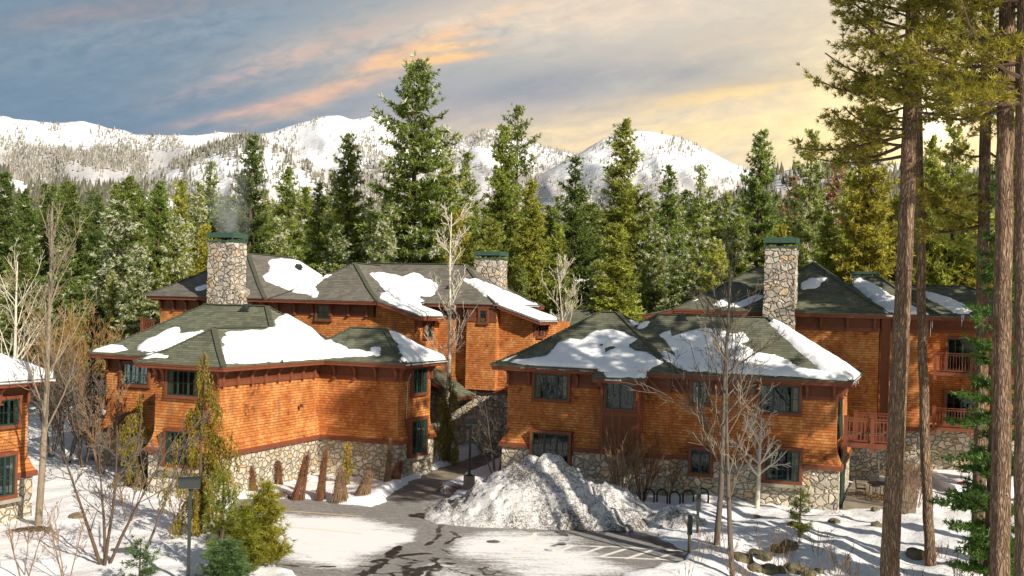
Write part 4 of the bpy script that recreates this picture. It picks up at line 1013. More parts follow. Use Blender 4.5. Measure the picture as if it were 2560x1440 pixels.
Cc.snow([[(1650, 838), (1675, 825), (1680, 842), (1740, 824), (1800, 822), (1825, 838), (1855, 832), (1868, 850), (1845, 862), (1872, 868), (1880, 882), (1935, 888), (1975, 905), (1990, 918), (2090, 935), (2105, 948), (1980, 940), (1850, 934), (1720, 926), (1665, 905), (1650, 885), (1660, 880), (1680, 890), (1700, 898), (1672, 858)]], 'wide snow blanket behind the bare tree on the front right lodge', holes=[[(1803, 866), (1820, 862), (1822, 868), (1808, 872)]], th=0.13, rough=0.1, seed=10, grow=0.05)
Cc.snow([[(1935, 806), (1960, 815), (2010, 850), (2100, 905), (2140, 935), (2145, 950), (2120, 955), (2095, 945), (2070, 930), (2020, 885), (1965, 835)]], 'long snow strip along the right hip of the front right lodge', th=0.2, rough=0.08, seed=11, grow=0.22)
Cc.snow([[(1245, 898), (1280, 880), (1300, 880), (1262, 900)]], 'thin snow line on the far left edge of the front right lodge', th=0.1, rough=0.04, seed=12, grow=0.12)
Fh.snow([[(675, 650), (720, 650), (760, 656), (800, 672), (826, 686), (793, 710), (785, 716), (795, 730), (790, 744), (765, 735), (735, 730), (700, 716), (665, 702), (660, 690), (672, 680)]], 'bright snow field beside the left stone chimney of the rear lodge', seed=13, holes=[[(732, 666), (740, 666), (754, 680), (746, 680)]])
Fh.snow([[(932, 686), (965, 686), (1005, 694), (1035, 684), (1060, 698), (1092, 712), (1075, 738), (1040, 738), (1060, 760), (1105, 778), (1128, 790), (1060, 790), (1010, 770), (950, 746), (955, 738), (970, 732), (950, 705)]], 'snow sheet sliding down the middle slope of the rear left lodge', seed=14, th=0.2, grow=0.1)
Fh.snow([[(1160, 698), (1200, 705), (1240, 720), (1300, 748), (1390, 785), (1392, 800), (1340, 800), (1290, 780), (1240, 755), (1205, 730), (1200, 725)]], 'snow band along the right hip and low eave of the rear left lodge', seed=15, th=0.2, grow=0.12)
Fh.snow([[(490, 720), (515, 712), (524, 714), (508, 724), (494, 726)]], 'little snow patch left of the stone chimney on rear roof', seed=16, th=0.1, rough=0.06, grow=0.08)
Eh.snow([[(1785, 762), (1805, 748), (1815, 748), (1818, 760), (1850, 756), (1880, 740), (1908, 736), (1905, 745), (1860, 766), (1820, 768)]], 'thin snow streak left of the right stone chimney', seed=17, th=0.12, rough=0.08, grow=0.05)
Eh.snow([[(2006, 708), (2030, 698), (2065, 695), (2048, 708), (2042, 718), (2008, 722)]], 'snow patch just right of the right stone chimney', seed=18, th=0.14, rough=0.06, grow=0.06)
Eh.snow([[(2112, 684), (2140, 695), (2175, 712), (2250, 755), (2320, 790), (2322, 802), (2270, 800), (2235, 790), (2180, 745), (2140, 712)]], 'snow strip down the right hip of the rear right lodge behind trunks', seed=19, th=0.2, rough=0.08, grow=0.15)
Eh.snow([[(2312, 732), (2345, 738), (2400, 760), (2426, 776), (2418, 784), (2395, 782), (2350, 758), (2320, 745)]], 'snow slab with icicle on the far right roof section', seed=20, th=0.2, rough=0.06, grow=0.1)
Eh.snow([[(1605, 782), (1680, 758), (1735, 742), (1740, 748), (1690, 764), (1620, 790)]], 'snow line along the left rake of the rear right lodge', seed=21, th=0.12, rough=0.05, grow=0.12)
Dh.snow([[(-200, 800), (0, 880), (140, 940), (140, 970), (-300, 1000)]], 'thick snow cover on the roof at the left picture edge', seed=22, th=0.3, grow=0.5)

# ================================================================ mountains
def cones(name, P, h, tone, label, cat='far wood', rk=0.17, sides=5):
    n = len(P); k = sides
    ang = np.arange(k) / k * 2 * PI
    V = np.zeros((n, k + 1, 3)); r = h * rk
    V[:, :k, 0] = P[:, None, 0] + r[:, None] * np.cos(ang); V[:, :k, 1] = P[:, None, 1] + r[:, None] * np.sin(ang); V[:, :k, 2] = P[:, None, 2] + h[:, None] * 0.12
    V[:, k] = P + np.column_stack([np.zeros(n), np.zeros(n), h])
    b = (np.arange(n) * (k + 1))[:, None]
    F = np.concatenate([np.stack([b[:, 0] + j, b[:, 0] + (j + 1) % k, b[:, 0] + k], 1) for j in range(k)])
    o = np_mesh(name, V.reshape(-1, 3), F, M['far_tree'], attrs={'tone': np.repeat(tone, k + 1)})
    return tag(o, label, cat, kind='stuff')
def mountain(name, prof, Yr, Yf, zf, label, seed, dens, ntree, tree_label, hmin=11, hmax=19, gul=0.09, pw=1.12, tonerange=(0, 1)):
    prof = np.array(prof, float); xs = np.linspace(prof[0, 0], prof[-1, 0], 260); ts = np.linspace(0, 1, 70)
    jag = vnoise(np.column_stack([xs * 0.03, xs * 0]), 1.0, seed, 4) * 3.0
    zr = np.array([aty(x, y, Yr)[2] for x, y in zip(xs, np.interp(xs, prof[:, 0], prof[:, 1]) + jag)])
    tx = np.array([ray(x, 500)[0] for x in xs])
    def surf(i_s, t):
        s = np.interp(i_s, np.arange(260), tx); zz = np.interp(i_s, np.arange(260), zr); Y = Yf + (Yr - Yf) * t
        q = np.column_stack([i_s / 26.0 + t * 1.3, t * 1.6])
        g = (1 - np.abs(vnoise(q, 1.0, seed + 2, 4))) - 0.6
        g2 = vnoise(q, 4.0, seed + 9, 3)
        z = zf + (zz - zf) * t ** pw + (zz - zf) * (gul * g * 1.6 + 0.012 * g2) * np.sin(PI * np.clip(t, 0, 1)) ** 0.8
        return np.column_stack([s * Y, Y, z])
    I, T = np.meshgrid(np.arange(260.0), ts); P = surf(I.ravel(), T.ravel())
    back = P[-260:].copy(); back[:, 1] += (Yr - Yf) * 0.4; back[:, 0] *= back[:, 1] / P[-260:, 1]; back[:, 2] = zf
    P = np.concatenate([P, back]); nx, ny = 260, 71
    i = np.arange((ny - 1) * nx).reshape(ny - 1, nx)[:, :-1].ravel()
    px = proj(P); scrub = np.clip(dens(px[:, 0], px[:, 1]), 0, 1)
    o = np_mesh(name, P, np.stack([i, i + 1, i + nx + 1, i + nx], 1), M['mountain'], attrs={'scrub': scrub}, smooth=True)
    tag(o, label, 'mountain', kind='structure')
    rng = np.random.default_rng(seed); out = []
    ii, tt = rng.uniform(0, 259, ntree * 14), rng.uniform(0.02, 0.995, ntree * 14); Q = surf(ii, tt); px = proj(Q)
    inside = (px[:, 0] > -40) & (px[:, 0] < 2600)
    patch = 0.5 + 1.7 * vnoise(px * np.array([1, 1.6]), 0.014, seed + 20, 4) + 0.3 * vnoise(px, 0.06, seed + 21, 2)
    acc = inside & (rng.uniform(0, 1, len(Q)) < dens(px[:, 0], px[:, 1]) * np.clip(patch, 0.02, 1.3))
    Q = Q[acc][:ntree]; h = rng.uniform(hmin, hmax, len(Q)); Q[:, 2] -= 0.5
    cones('mountain_forest', Q, h, rng.uniform(*tonerange, len(Q)), tree_label)
def d1_(x, y):
    d = 0.22 + 0.9 * sstep(y, 340, 415) * sstep(-x, -640, -380) + 0.5 * sstep(y, 380, 460) + 0.35 * np.exp(-((x - 1230) / 60) ** 2 - ((y - 345) / 25) ** 2)
    return d * (1 - 0.9 * np.exp(-((x - 620) / 120) ** 2 - ((y - 385) / 45) ** 2)) * (1 - 0.85 * np.exp(-((x - 900) / 110) ** 2 - ((y - 310) / 40) ** 2))
mountain('mountain', [(-200, 285), (0, 292), (60, 300), (150, 306), (200, 302), (260, 316), (330, 334), (420, 340), (500, 336), (560, 330), (640, 336), (700, 322), (745, 308), (800, 293), (845, 289), (880, 297), (930, 287), (960, 292), (985, 306), (1030, 345), (1100, 358), (1150, 345), (1185, 328), (1210, 321), (1250, 326), (1300, 344), (1345, 360), (1400, 378), (1440, 388), (1500, 420), (1600, 470)], 3200, 1500, 20, 'broad snow covered mountain range at the far left and centre', 3, d1_, 22000, 'sparse frosted conifers scattered on the far snowy range', 8, 15, tonerange=(0.15, 0.85))
def d3_(x, y): return 0.18 + 0.55 * sstep(y, 420, 470) + 0.9 * np.exp(-((y - (0.62 * (1480 - x) + 352)) / 16) ** 2) * (x < 1490) + 0.25 * np.exp(-((y - (0.28 * (x - 1640) + 345)) / 22) ** 2) * (x > 1640)
mountain('mountain', [(1150, 520), (1280, 480), (1360, 430), (1440, 384), (1500, 350), (1560, 329), (1640, 330), (1700, 344), (1760, 374), (1830, 408), (1900, 432), (2000, 446), (2150, 450), (2400, 440), (2700, 430)], 2500, 1300, 18, 'rounded white mountain dome at centre right', 5, d3_, 6500, 'thin scatter of frosted conifers on the right snowy dome', 7, 12, tonerange=(0.1, 0.8))
def d2_(x, y):
    ridge = np.interp(x, [150, 300, 420, 520, 600, 640, 700, 780, 870, 1000], [520, 480, 410, 360, 333, 340, 375, 410, 470, 520])
    return 0.25 + 0.95 * np.exp(-((y - ridge) / 26) ** 2) + 0.4 * sstep(y, 430, 500) - 0.25 * (x > 660) * (y < 400)
mountain('mountain', [(60, 545), (150, 520), (300, 478), (420, 412), (520, 362), (600, 334), (640, 340), (700, 374), (780, 408), (870, 468), (1000, 520), (1100, 560)], 2000, 1050, 15, 'forested spur ridge in front of the far range', 7, d2_, 8000, 'dark conifers covering the forested spur ridge', 8, 14, gul=0.05, tonerange=(0.0, 0.6))
def d4_(x, y): return 0.25 + 0.8 * (vnoise(np.column_stack([x, y]), 0.02, 77, 3) > -0.15)
mountain('hill', [(-200, 425), (0, 440), (60, 455), (130, 470), (250, 478), (350, 488), (480, 505), (620, 525), (800, 560), (1000, 600)], 1000, 420, 10, 'low dark wooded hill at the left behind the pines', 9, d4_, 7000, 'dense dark conifers on the low left hill', 10, 17, gul=0.03, tonerange=(0.0, 0.25))
def d5_(x, y): return 0.7 + 0 * x
mountain('hill', [(1500, 560), (1750, 530), (1880, 470), (1940, 430), (2000, 420), (2060, 408), (2120, 400), (2200, 405), (2350, 420), (2700, 430)], 900, 420, 10, 'wooded snowy rise at the right behind the tall pines', 11, d5_, 3500, 'grey brown conifers on the right snowy rise', 7, 12, gul=0.03, tonerange=(0.0, 0.3))

# ================================================================ conifers
def tufts(C, D, size, k, w, rng, spread=0.9, up=0.35):
    n = len(C); d = D[:, None, :] + rng.normal(0, spread, (n, k, 3)) + np.array([0, 0, up])
    d /= np.linalg.norm(d, axis=2, keepdims=True)
    s = np.cross(d, rng.normal(0, 1, (n, k, 3))); s /= np.linalg.norm(s, axis=2, keepdims=True) + 1e-9
    L = (size[:, None] * rng.uniform(0.65, 1.15, (n, k)))[:, :, None]
    c = C[:, None, :] + d * L * 0.05
    V = np.stack([c - s * w, c + s * w, c + d * L], 2).reshape(-1, 3)
    return V, np.arange(len(V)).reshape(-1, 3)
def conifer(seed, H=20.0, R=3.0, z0=0.1, levels=34, nb=7, gap=0.15, droop=0.15, tip=0.35, tsize=0.33, tw=0.052, k=9, shape=0.62, step=0.27, fan=0.4, irr=0.35):
    rng = np.random.default_rng(seed); C, D, Sz, Tn, Fr = [], [], [], [], []
    limbs = MB(); tr0 = H * 0.0125 + 0.06
    for lv in range(levels):
        t = 1 - (1 - (lv + rng.uniform(-0.3, 0.3)) / levels) ** 1.25; t = min(max(t, 0), 0.985)
        z = H * (z0 + (1 - z0) * t); L0 = R * ((1 - t) ** shape) * (0.55 + 0.45 * min(1, t / 0.12 + 0.5))
        for b in range(max(3, int(nb * (0.62 + 0.6 * (1 - t))))):
            if rng.random() < gap: continue
            a = rng.uniform(0, 2 * PI); L = L0 * rng.uniform(1 - irr, 1 + irr * 0.6) + 0.12
            out = np.array([math.cos(a), math.sin(a), 0.0]); lat = np.array([-out[1], out[0], 0.0])
            el = -droop + 0.7 * t ** 2 + rng.uniform(-0.15, 0.15)
            def pos(s): return out * s * L + np.array([0, 0, z + el * s * L + tip * L * s * s * 0.55])
            if L > 0.7: limbs.tube([pos(0), pos(0.5), pos(0.95)], [0.02 + 0.012 * L, 0.012 + 0.007 * L, 0.008], 3, cap=False)
            n = max(1, int(L / step)); bt = rng.uniform(-0.22, 0.22); bf = rng.uniform(0, 0.5)
            for j in range(n + 1):
                s = 0.22 + 0.78 * j / max(n, 1)
                wd = fan * L * (1.05 - s) + 0.12
                for q in range(1 + int(wd / 0.21)):
                    o_ = rng.uniform(-wd, wd)
                    C.append(pos(s) + lat * o_ + rng.normal(0, 0.07, 3)); dd = out * 0.8 + lat * o_ * 0.6 + np.array([0, 0, 0.15]); D.append(dd)
                    Sz.append(tsize * rng.uniform(0.75, 1.2)); Tn.append(0.42 + bt + rng.uniform(-0.25, 0.3) + 0.15 * s); Fr.append(0.55 * bf + 0.55 * rng.random() + 0.2 * s)
    for j in range(4): C.append(np.array([0, 0, H * (0.975 + 0.008 * j)])); D.append(np.array([0, 0, 1.0])); Sz.append(tsize * 0.8); Tn.append(0.6); Fr.append(rng.random())
    C, D, Sz = np.array(C), np.array(D), np.array(Sz)
    V, F = tufts(C, D, Sz, k, tw, rng)
    at = {'tone': np.clip(np.repeat(Tn, k * 3), 0, 1), 'frost_glint': np.clip(np.repeat(Fr, k * 3), 0, 1)}
    tm = MB(); tm.tube([(0, 0, -1), (0, 0, 0.3), (0, 0, H * 0.5), (0, 0, H * 0.98)], [tr0 * 1.25, tr0, tr0 * 0.6, 0.02], 8)
    tm.v += [v for v in limbs.v]; off = len(tm.v) - len(limbs.v); tm.f += [tuple(i + off for i in f) for f in limbs.f]
    return (V, F, at), tm
PROTO = {}
def proto(key, **kw):
    (V, F, at), tm = conifer(**kw)
    c = np_mesh('crown', V, F, M['needles'], attrs=at); t = tm.build('trunk', M['bark_dark'], uv=False, fix=False)
    PROTO[key] = (c.data, t.data, kw.get('H', 20.0), kw.get('R', 3.0))
    bpy.data.objects.remove(c); bpy.data.objects.remove(t)
proto('pine', seed=1, R=3.2, levels=46, nb=8, gap=0.1)
proto('pine_loose', seed=2, R=3.3, levels=38, nb=7, gap=0.2, irr=0.5, tip=0.5)
proto('pine_dense', seed=3, R=3.0, levels=50, nb=8, gap=0.08, shape=0.7)
proto('pine_broad', seed=4, R=4.6, levels=44, nb=8, gap=0.2, irr=0.45, shape=0.6, droop=0.2)
proto('pine_narrow', seed=5, R=2.3, levels=48, nb=6, gap=0.12, shape=0.68)
proto('pine_ragged', seed=6, R=3.4, levels=26, nb=6, gap=0.33, irr=0.55, shape=0.5, z0=0.2, droop=0.05)
proto('fir', seed=7, R=2.8, levels=26, nb=8, gap=0.15, droop=0.3, tip=0.45, shape=0.8, tsize=0.26, tw=0.03, k=12, step=0.2, fan=0.5)
proto('pine_high', seed=8, R=3.4, levels=24, nb=6, gap=0.25, irr=0.5, shape=0.5, z0=0.48, droop=0.05)
GREEN = {'olive': (0.205, 0.250, 0.045), 'deep': (0.105, 0.150, 0.034), 'yellow': (0.265, 0.300, 0.050), 'mid': (0.150, 0.205, 0.040), 'gold': (0.270, 0.275, 0.042), 'orange_lit': (0.29, 0.20, 0.12), 'fir': (0.055, 0.125, 0.02)}
trng = random.Random(4)
def place_tree(key, x, y, H, halfw, colour, frost_glint, label, group=None, name='pine_tree', z=None, lean=0.0, cat='pine tree'):
    cm, tm, H0, R0 = PROTO[key]; frost_glint = frost_glint + 0.07 if 0 < frost_glint < 0.4 else frost_glint; z = base_z(x, y) if z is None else z  # pale share raised to paint sun highlights on the needles
    e = empty(name, (x, y, float(z) - 0.1), trng.uniform(0, 6.28)); tag(e, label, cat, group)
    sz = H / H0; sx = halfw / R0
    c = bpy.data.objects.new('crown', cm); t = bpy.data.objects.new('trunk', tm)
    for o in (c, t): COL.objects.link(o); o.parent = e; o.scale = (sx, sx, sz)
    t.scale = (sz, sz, sz); g = GREEN[colour]; v = trng.uniform(0.88, 1.12)
    c.color = (g[0] * v * trng.uniform(0.93, 1.07), g[1] * v, g[2] * v, frost_glint)
    return e
def tree_px(key, px, py, Y, hw, colour, frost_glint, label, **k):
    w = aty(px, py, Y); x = float(w[0]); z = float(base_z(x, Y)); return place_tree(key, x, Y, w[2] - z, 1.28 * hw * Y / FPX, colour, frost_glint, label, z=z, **k)
FOREST = [
 ('pine_broad', 1043, 152, 96, 150, 'mid', 0.20, 'tallest pine on the skyline, with a broad ragged crown'),
 ('pine', 632, 338, 112, 62, 'deep', 0.05, 'dark pointed pine rising just above the smoking chimney'),
 ('pine', 718, 418, 100, 66, 'mid', 0.20, 'pale flecked pine to the right of the chimney smoke'),
 ('pine_narrow', 800, 455, 108, 48, 'olive', 0.18, 'slim pine between the smoke and the slender pointed pine'),
 ('pine', 872, 334, 104, 72, 'olive', 0.18, 'pointed pine left of the tallest pine'),
 ('pine_loose', 1118, 372, 102, 70, 'yellow', 0.05, 'loose yellow green pine at the right shoulder of the tallest pine'),
 ('pine_loose', 1168, 380, 110, 66, 'olive', 0.08, 'thin topped pine behind the small rear chimney'),
 ('pine_dense', 1150, 525, 84, 60, 'gold', 0.0, 'golden green rounded pine directly behind the small rear chimney'),
 ('pine_ragged', 1296, 270, 122, 74, 'mid', 0.02, 'tall thin pine with layered horizontal boughs at centre'),
 ('pine_dense', 1262, 314, 112, 70, 'olive', 0.0, 'dense pine standing left against the layered pine'),
 ('pine_dense', 1330, 450, 98, 64, 'yellow', 0.0, 'yellow green pine in front of the layered pine'),
 ('pine_loose', 1440, 392, 104, 78, 'deep', 0.0, 'open dark pine whose bare trunk shows behind the brown cabin'),
 ('pine', 1560, 300, 112, 84, 'olive', 0.16, 'tall pine against the white mountain dome'),
 ('pine_dense', 1545, 560, 84, 78, 'yellow', 0.02, 'bushy bright pine right of the brown cabin'),
 ('pine_narrow', 1672, 412, 108, 58, 'mid', 0.14, 'slim pine in front of the white mountain dome'),
 ('pine_loose', 1752, 410, 92, 72, 'olive', 0.30, 'pale flecked pine with a visible dark trunk left of the right chimney'),
 ('pine', 1903, 326, 106, 70, 'mid', 0.12, 'pointed pine right above the right stone chimney'),
 ('pine_loose', 2030, 324, 112, 78, 'olive', 0.22, 'loose pine on the skyline right of the right stone chimney'),
 ('pine', 1840, 520, 96, 62, 'olive', 0.25, 'shorter pale flecked pine left of the right stone chimney'),
 ('pine_dense', 1955, 560, 84, 60, 'gold', 0.0, 'golden pine behind the right stone chimney cap'),
 ('pine_dense', 2070, 540, 86, 70, 'yellow', 0.05, 'yellow green pine behind the rear right roof peak'),
 ('pine', 2130, 430, 100, 62, 'yellow', 0.08, 'sunlit pine between the skyline pine and the big trunks'),
 ('pine', 320, 440, 106, 66, 'mid', 0.10, 'twin topped pine at the left above the snowy one'),
 ('pine_loose', 300, 500, 86, 84, 'deep', 0.34, 'heavily snow flecked pine at the left of the forest'),
 ('pine', 400, 452, 112, 52, 'mid', 0.04, 'plain green pine left of the smoke'),
 ('pine_narrow', 452, 448, 118, 46, 'yellow', 0.05, 'slender yellowish pine left of the smoke'),
 ('pine_loose', 500, 452, 100, 54, 'olive', 0.34, 'pale flecked pine seen through the left edge of smoke'),
 ('pine_narrow', 528, 402, 122, 44, 'mid', 0.08, 'narrow pine tip rising behind the smoke'),
 ('pine_dense', 515, 560, 84, 56, 'gold', 0.0, 'golden brown pine just left of the left stone chimney'),
 ('pine', 440, 535, 84, 58, 'olive', 0.34, 'pale flecked young pine left of the golden brown pine'),
 ('pine', 350, 606, 78, 56, 'mid', 0.34, 'small snow tipped pine behind the left lodge balcony'),
 ('pine_dense', 246, 488, 100, 44, 'deep', 0.0, 'dark narrow pine left of the snow flecked pine'),
 ('pine', 180, 462, 104, 52, 'deep', 0.02, 'dark green pine right of the tall bare birch top'),
 ('pine_dense', 120, 480, 110, 56, 'deep', 0.02, 'dark pine directly behind the tall bare birch top'),
 ('pine', 62, 472, 96, 58, 'deep', 0.06, 'dark pine left of the tall bare birch'),
 ('pine_dense', 12, 432, 92, 66, 'deep', 0.04, 'dark pine cut by the left picture edge'),
 ('pine_loose', 165, 590, 78, 64, 'mid', 0.16, 'lower pine behind the bare birch trunk'),
 ('pine', 60, 610, 74, 62, 'deep', 0.12, 'lower dark pine above the cropped left lodge roof'),
 ('pine', 960, 545, 84, 62, 'mid', 0.34, 'white dusted pine below the tallest pine'),
 ('pine_dense', 845, 560, 88, 66, 'deep', 0.28, 'dark pine with pale flecks behind the bright snow field'),
 ('pine_loose', 700, 540, 84, 58, 'olive', 0.32, 'pale flecked pine right of the left stone chimney cap'),
 ('pine', 1235, 545, 82, 62, 'olive', 0.0, 'green pine right of the small rear chimney'),
 ('pine_dense', 1395, 560, 92, 52, 'yellow', 0.0, 'yellow green pine behind the snowy low eave at centre'),
 ('pine', 1640, 560, 90, 66, 'olive', 0.28, 'pale pine behind the white bare sapling'),
 ('pine_dense', 1700, 590, 86, 58, 'mid', 0.30, 'snow dusted pine behind the partly hidden cabin'),
 ('pine', 1790, 600, 84, 60, 'yellow', 0.14, 'low bright pine at the rear right roof hip'),
 ('pine_dense', 2180, 262, 84, 92, 'gold', 0.0, 'golden backlit pine just left of the biggest trunk'),
 ('pine_dense', 2245, 500, 88, 80, 'gold', 0.02, 'golden pine behind the biggest trunk'),
 ('pine_loose', 2385, 318, 84, 92, 'yellow', 0.0, 'yellow pine between the two foreground trunk pairs'),
 ('pine', 2330, 340, 84, 60, 'olive', 0.0, 'small pine tip below the low sun glow'),
 ('pine_dense', 2440, 540, 82, 84, 'gold', 0.06, 'golden pine above the far right roof section'),
 ('pine_high', 2600, 20, 56, 150, 'yellow', 0.0, 'ragged yellow pine partly cut by the right picture edge'),
 ('pine_loose', 2545, 300, 82, 90, 'yellow', 0.0, 'yellow pine at the right picture edge'),
 ('pine_dense', 1985, 440, 130, 60, 'orange_lit', 0.1, 'tree crown tinted with orange light left of the loose skyline pine'),  # ridge trees lit orange: the warm light sits in the needle colour
 ('pine_dense', 2095, 395, 134, 62, 'orange_lit', 0.1, 'tree crown tinted with orange light right of the loose skyline pine'),
]
for k_, px, py, Y, hw, colr, fr, lab in FOREST: tree_px(k_, px, py, Y, hw, colr, fr, lab)
# the back rows that close the forest
def back_rows():
    n = 0; rng = random.Random(11)
    for row, (Y, top, hw) in enumerate(((122, 505, 54), (136, 490, 50), (155, 490, 48), (176, 490, 44))):
        px = -80 + rng.uniform(0, 40)
        while px < 2660:
            py = top + rng.uniform(-25, 70); key = rng.choice(['pine', 'pine_dense', 'pine_narrow', 'pine_loose'])
            if px < 560: py -= 15
            tree_px(key, px, py, Y, hw * rng.uniform(0.8, 1.3), rng.choice(['mid', 'deep', 'olive', 'olive', 'yellow'] if px > 600 else ['mid', 'deep', 'deep']), rng.choice([0, 0.1, 0.25]), 'mid green conifer in the crowded back rows of the forest', group='conifers in the back rows of the forest')
            px += rng.uniform(40, 66); n += 1
back_rows()
# understorey just behind the lodges
def understorey():
    rng = random.Random(21)
    for px in range(20, 2560, 62):
        Y = rng.uniform(80, 92); py = rng.uniform(640, 690)
        if 1340 < px < 1500 or 1600 < px < 1760 or px > 2150: continue
        tree_px(rng.choice(['pine', 'pine_dense']), px + rng.uniform(-20, 20), py, Y, rng.uniform(36, 52), rng.choice(['olive', 'yellow', 'mid', 'olive']), rng.choice([0, 0.1, 0.28]), 'low bushy young pine in the belt behind the lodge roofs', group='young pines behind the lodge roofs')
understorey()

# ---------------------------------------------------------------- tall foreground pines
def big_pine(label, path, r0, r1, zc, seed, colour, reach=3.4, nl=34, sides_bias=None, ztop=31.0, limbs=(), dense=1.0):
    """path: (px,py,Y) down the trunk; crown limbs above zc"""
    rng = np.random.default_rng(seed); P = [Vector(aty(*p)) for p in path]
    d = (P[0] - P[1]).normalized(); Ptop = P[0] + d * max(1.0, (ztop - P[0].z) / d.z); P = [Ptop] + P
    base = P[-1].copy(); 
    foot = Vector((base.x, base.y, gz(base.x, base.y) - 0.4)); 
    dd = (P[-1] - P[-2]).normalized(); foot = P[-1] + dd * ((foot.z - P[-1].z) / dd.z); P.append(foot)
    e = empty('pine_tree', foot); tag(e, label, 'pine tree')
    P = [p - foot for p in P][::-1]; H = P[-1].z
    pts, rad = [], []
    for k in range(41):
        t = k / 40; z = H * t
        for a, b in zip(P[:-1], P[1:]):
            if a.z <= z <= b.z + 1e-6: c = a.lerp(b, (z - a.z) / max(b.z - a.z, 1e-6)); break
        pts.append(c + Vector((rng.normal(0, 0.012), rng.normal(0, 0.012), 0))); rad.append((r0 + (r1 - r0) * t) * (1 + 0.25 * max(0, 1 - z / 1.2)) * (1 + rng.normal(0, 0.012)))
    m = MB(); m.tube(pts, rad, 16); m.build('trunk', M['bark_pine'], e, smooth=True, uv=False)
    def at(z):
        i = min(max(z / H * 40, 0), 39.99); k = int(i); return np.array(pts[k].lerp(pts[k + 1], i - k))
    lm = MB(); C, D, Sz, Tn = [], [], [], []
    specs = [(None,) * 4] * int(nl) + list(limbs)
    for sp in specs:
        if sp[0] is None:
            z = zc + (H - zc) * rng.random() ** 1.1; a = rng.uniform(0, 2 * PI)
            if sides_bias and rng.random() < 0.5: a = sides_bias + rng.normal(0, 0.7)
            L = reach * (1.05 - 0.6 * (z - zc) / (H - zc)) * rng.uniform(0.5, 1.1); el = rng.uniform(-0.35, 0.25)
        else: z, a, L, el = sp
        o = np.array([math.cos(a), math.sin(a), 0]); l = np.array([-o[1], o[0], 0]); p = at(z); cv = rng.uniform(0.1, 0.4); sw = rng.normal(0, 0.15)
        pos = lambda s: p + o * L * s + l * L * sw * s * s + np.array([0, 0, L * (el * s + cv * s * s * s)])
        lm.tube([pos(s) for s in (0, 0.2, 0.4, 0.6, 0.8, 1.0)], [0.022 + 0.014 * L * (1 - s) for s in (0, 0.2, 0.4, 0.6, 0.8, 1.0)], 4, cap=False)
        for j in range(int((5 + L * 3.2) * dense)):
            s = rng.uniform(0.25, 1.0); b = pos(s); al = rng.uniform(-1.1, 1.1)
            td = o * math.cos(al) + l * math.sin(al) + np.array([0, 0, rng.uniform(-0.35, 0.55)]); tl = rng.uniform(0.3, 0.95) * (1.2 - 0.5 * s)
            q0, q1, q2 = b, b + td * tl * 0.5 + np.array([0, 0, -0.03]), b + td * tl + np.array([0, 0, 0.06 * tl])
            lm.tube([q0, q1, q2], [0.014, 0.010, 0.006], 3, cap=False); bt = rng.uniform(-0.25, 0.25)
            for q in range(3):
                C.append(q1 + (q2 - q1) * (q / 2.0) + rng.normal(0, 0.06, 3)); D.append(td * 0.9); Sz.append(rng.uniform(0.2, 0.3)); Tn.append(0.45 + bt + rng.uniform(-0.2, 0.25))
                if rng.random() < 0.55: C.append(C[-1] + rng.normal(0, 0.16, 3)); D.append(td * 0.9); Sz.append(rng.uniform(0.2, 0.28)); Tn.append(0.45 + bt + rng.uniform(-0.2, 0.25))
    lm.build('limbs', M['bark_dark'], e, uv=False, fix=False)
    K = 15; V, F = tufts(np.array(C), np.array(D), np.array(Sz), K, 0.016, rng, spread=0.6, up=0.2)
    c = np_mesh('crown', V, F, M['needles'], e, attrs={'tone': np.clip(np.repeat(Tn, K * 3), 0, 1), 'frost_glint': np.zeros(len(V))}); g = GREEN[colour]; c.color = (*g, 0.0)
    return e
LFT = PI; GREEN['fore'] = (0.25, 0.235, 0.032)  # yellow of flare and backlight mixed into the foreground needle colour
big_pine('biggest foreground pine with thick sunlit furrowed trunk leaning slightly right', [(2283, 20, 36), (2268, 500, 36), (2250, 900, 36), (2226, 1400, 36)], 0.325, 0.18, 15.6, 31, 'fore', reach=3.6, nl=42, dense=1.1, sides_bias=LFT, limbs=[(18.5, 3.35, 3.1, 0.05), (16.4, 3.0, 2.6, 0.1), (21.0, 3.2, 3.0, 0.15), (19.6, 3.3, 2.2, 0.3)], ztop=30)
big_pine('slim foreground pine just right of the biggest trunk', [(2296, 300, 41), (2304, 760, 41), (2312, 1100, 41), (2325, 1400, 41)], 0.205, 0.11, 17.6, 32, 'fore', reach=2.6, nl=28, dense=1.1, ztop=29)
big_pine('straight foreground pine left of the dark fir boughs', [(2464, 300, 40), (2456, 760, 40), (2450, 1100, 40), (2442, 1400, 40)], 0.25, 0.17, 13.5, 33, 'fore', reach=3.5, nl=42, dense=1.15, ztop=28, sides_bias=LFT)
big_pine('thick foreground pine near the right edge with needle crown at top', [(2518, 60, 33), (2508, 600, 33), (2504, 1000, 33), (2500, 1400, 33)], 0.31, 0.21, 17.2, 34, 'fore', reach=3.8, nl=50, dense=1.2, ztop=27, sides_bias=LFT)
big_pine('foreground pine trunk cut by the right picture edge', [(2562, 60, 31.5), (2560, 600, 31.5), (2560, 1000, 31.5), (2562, 1400, 31.5)], 0.30, 0.22, 17.0, 35, 'fore', reach=3.4, nl=44, dense=1.2, ztop=25, sides_bias=LFT)
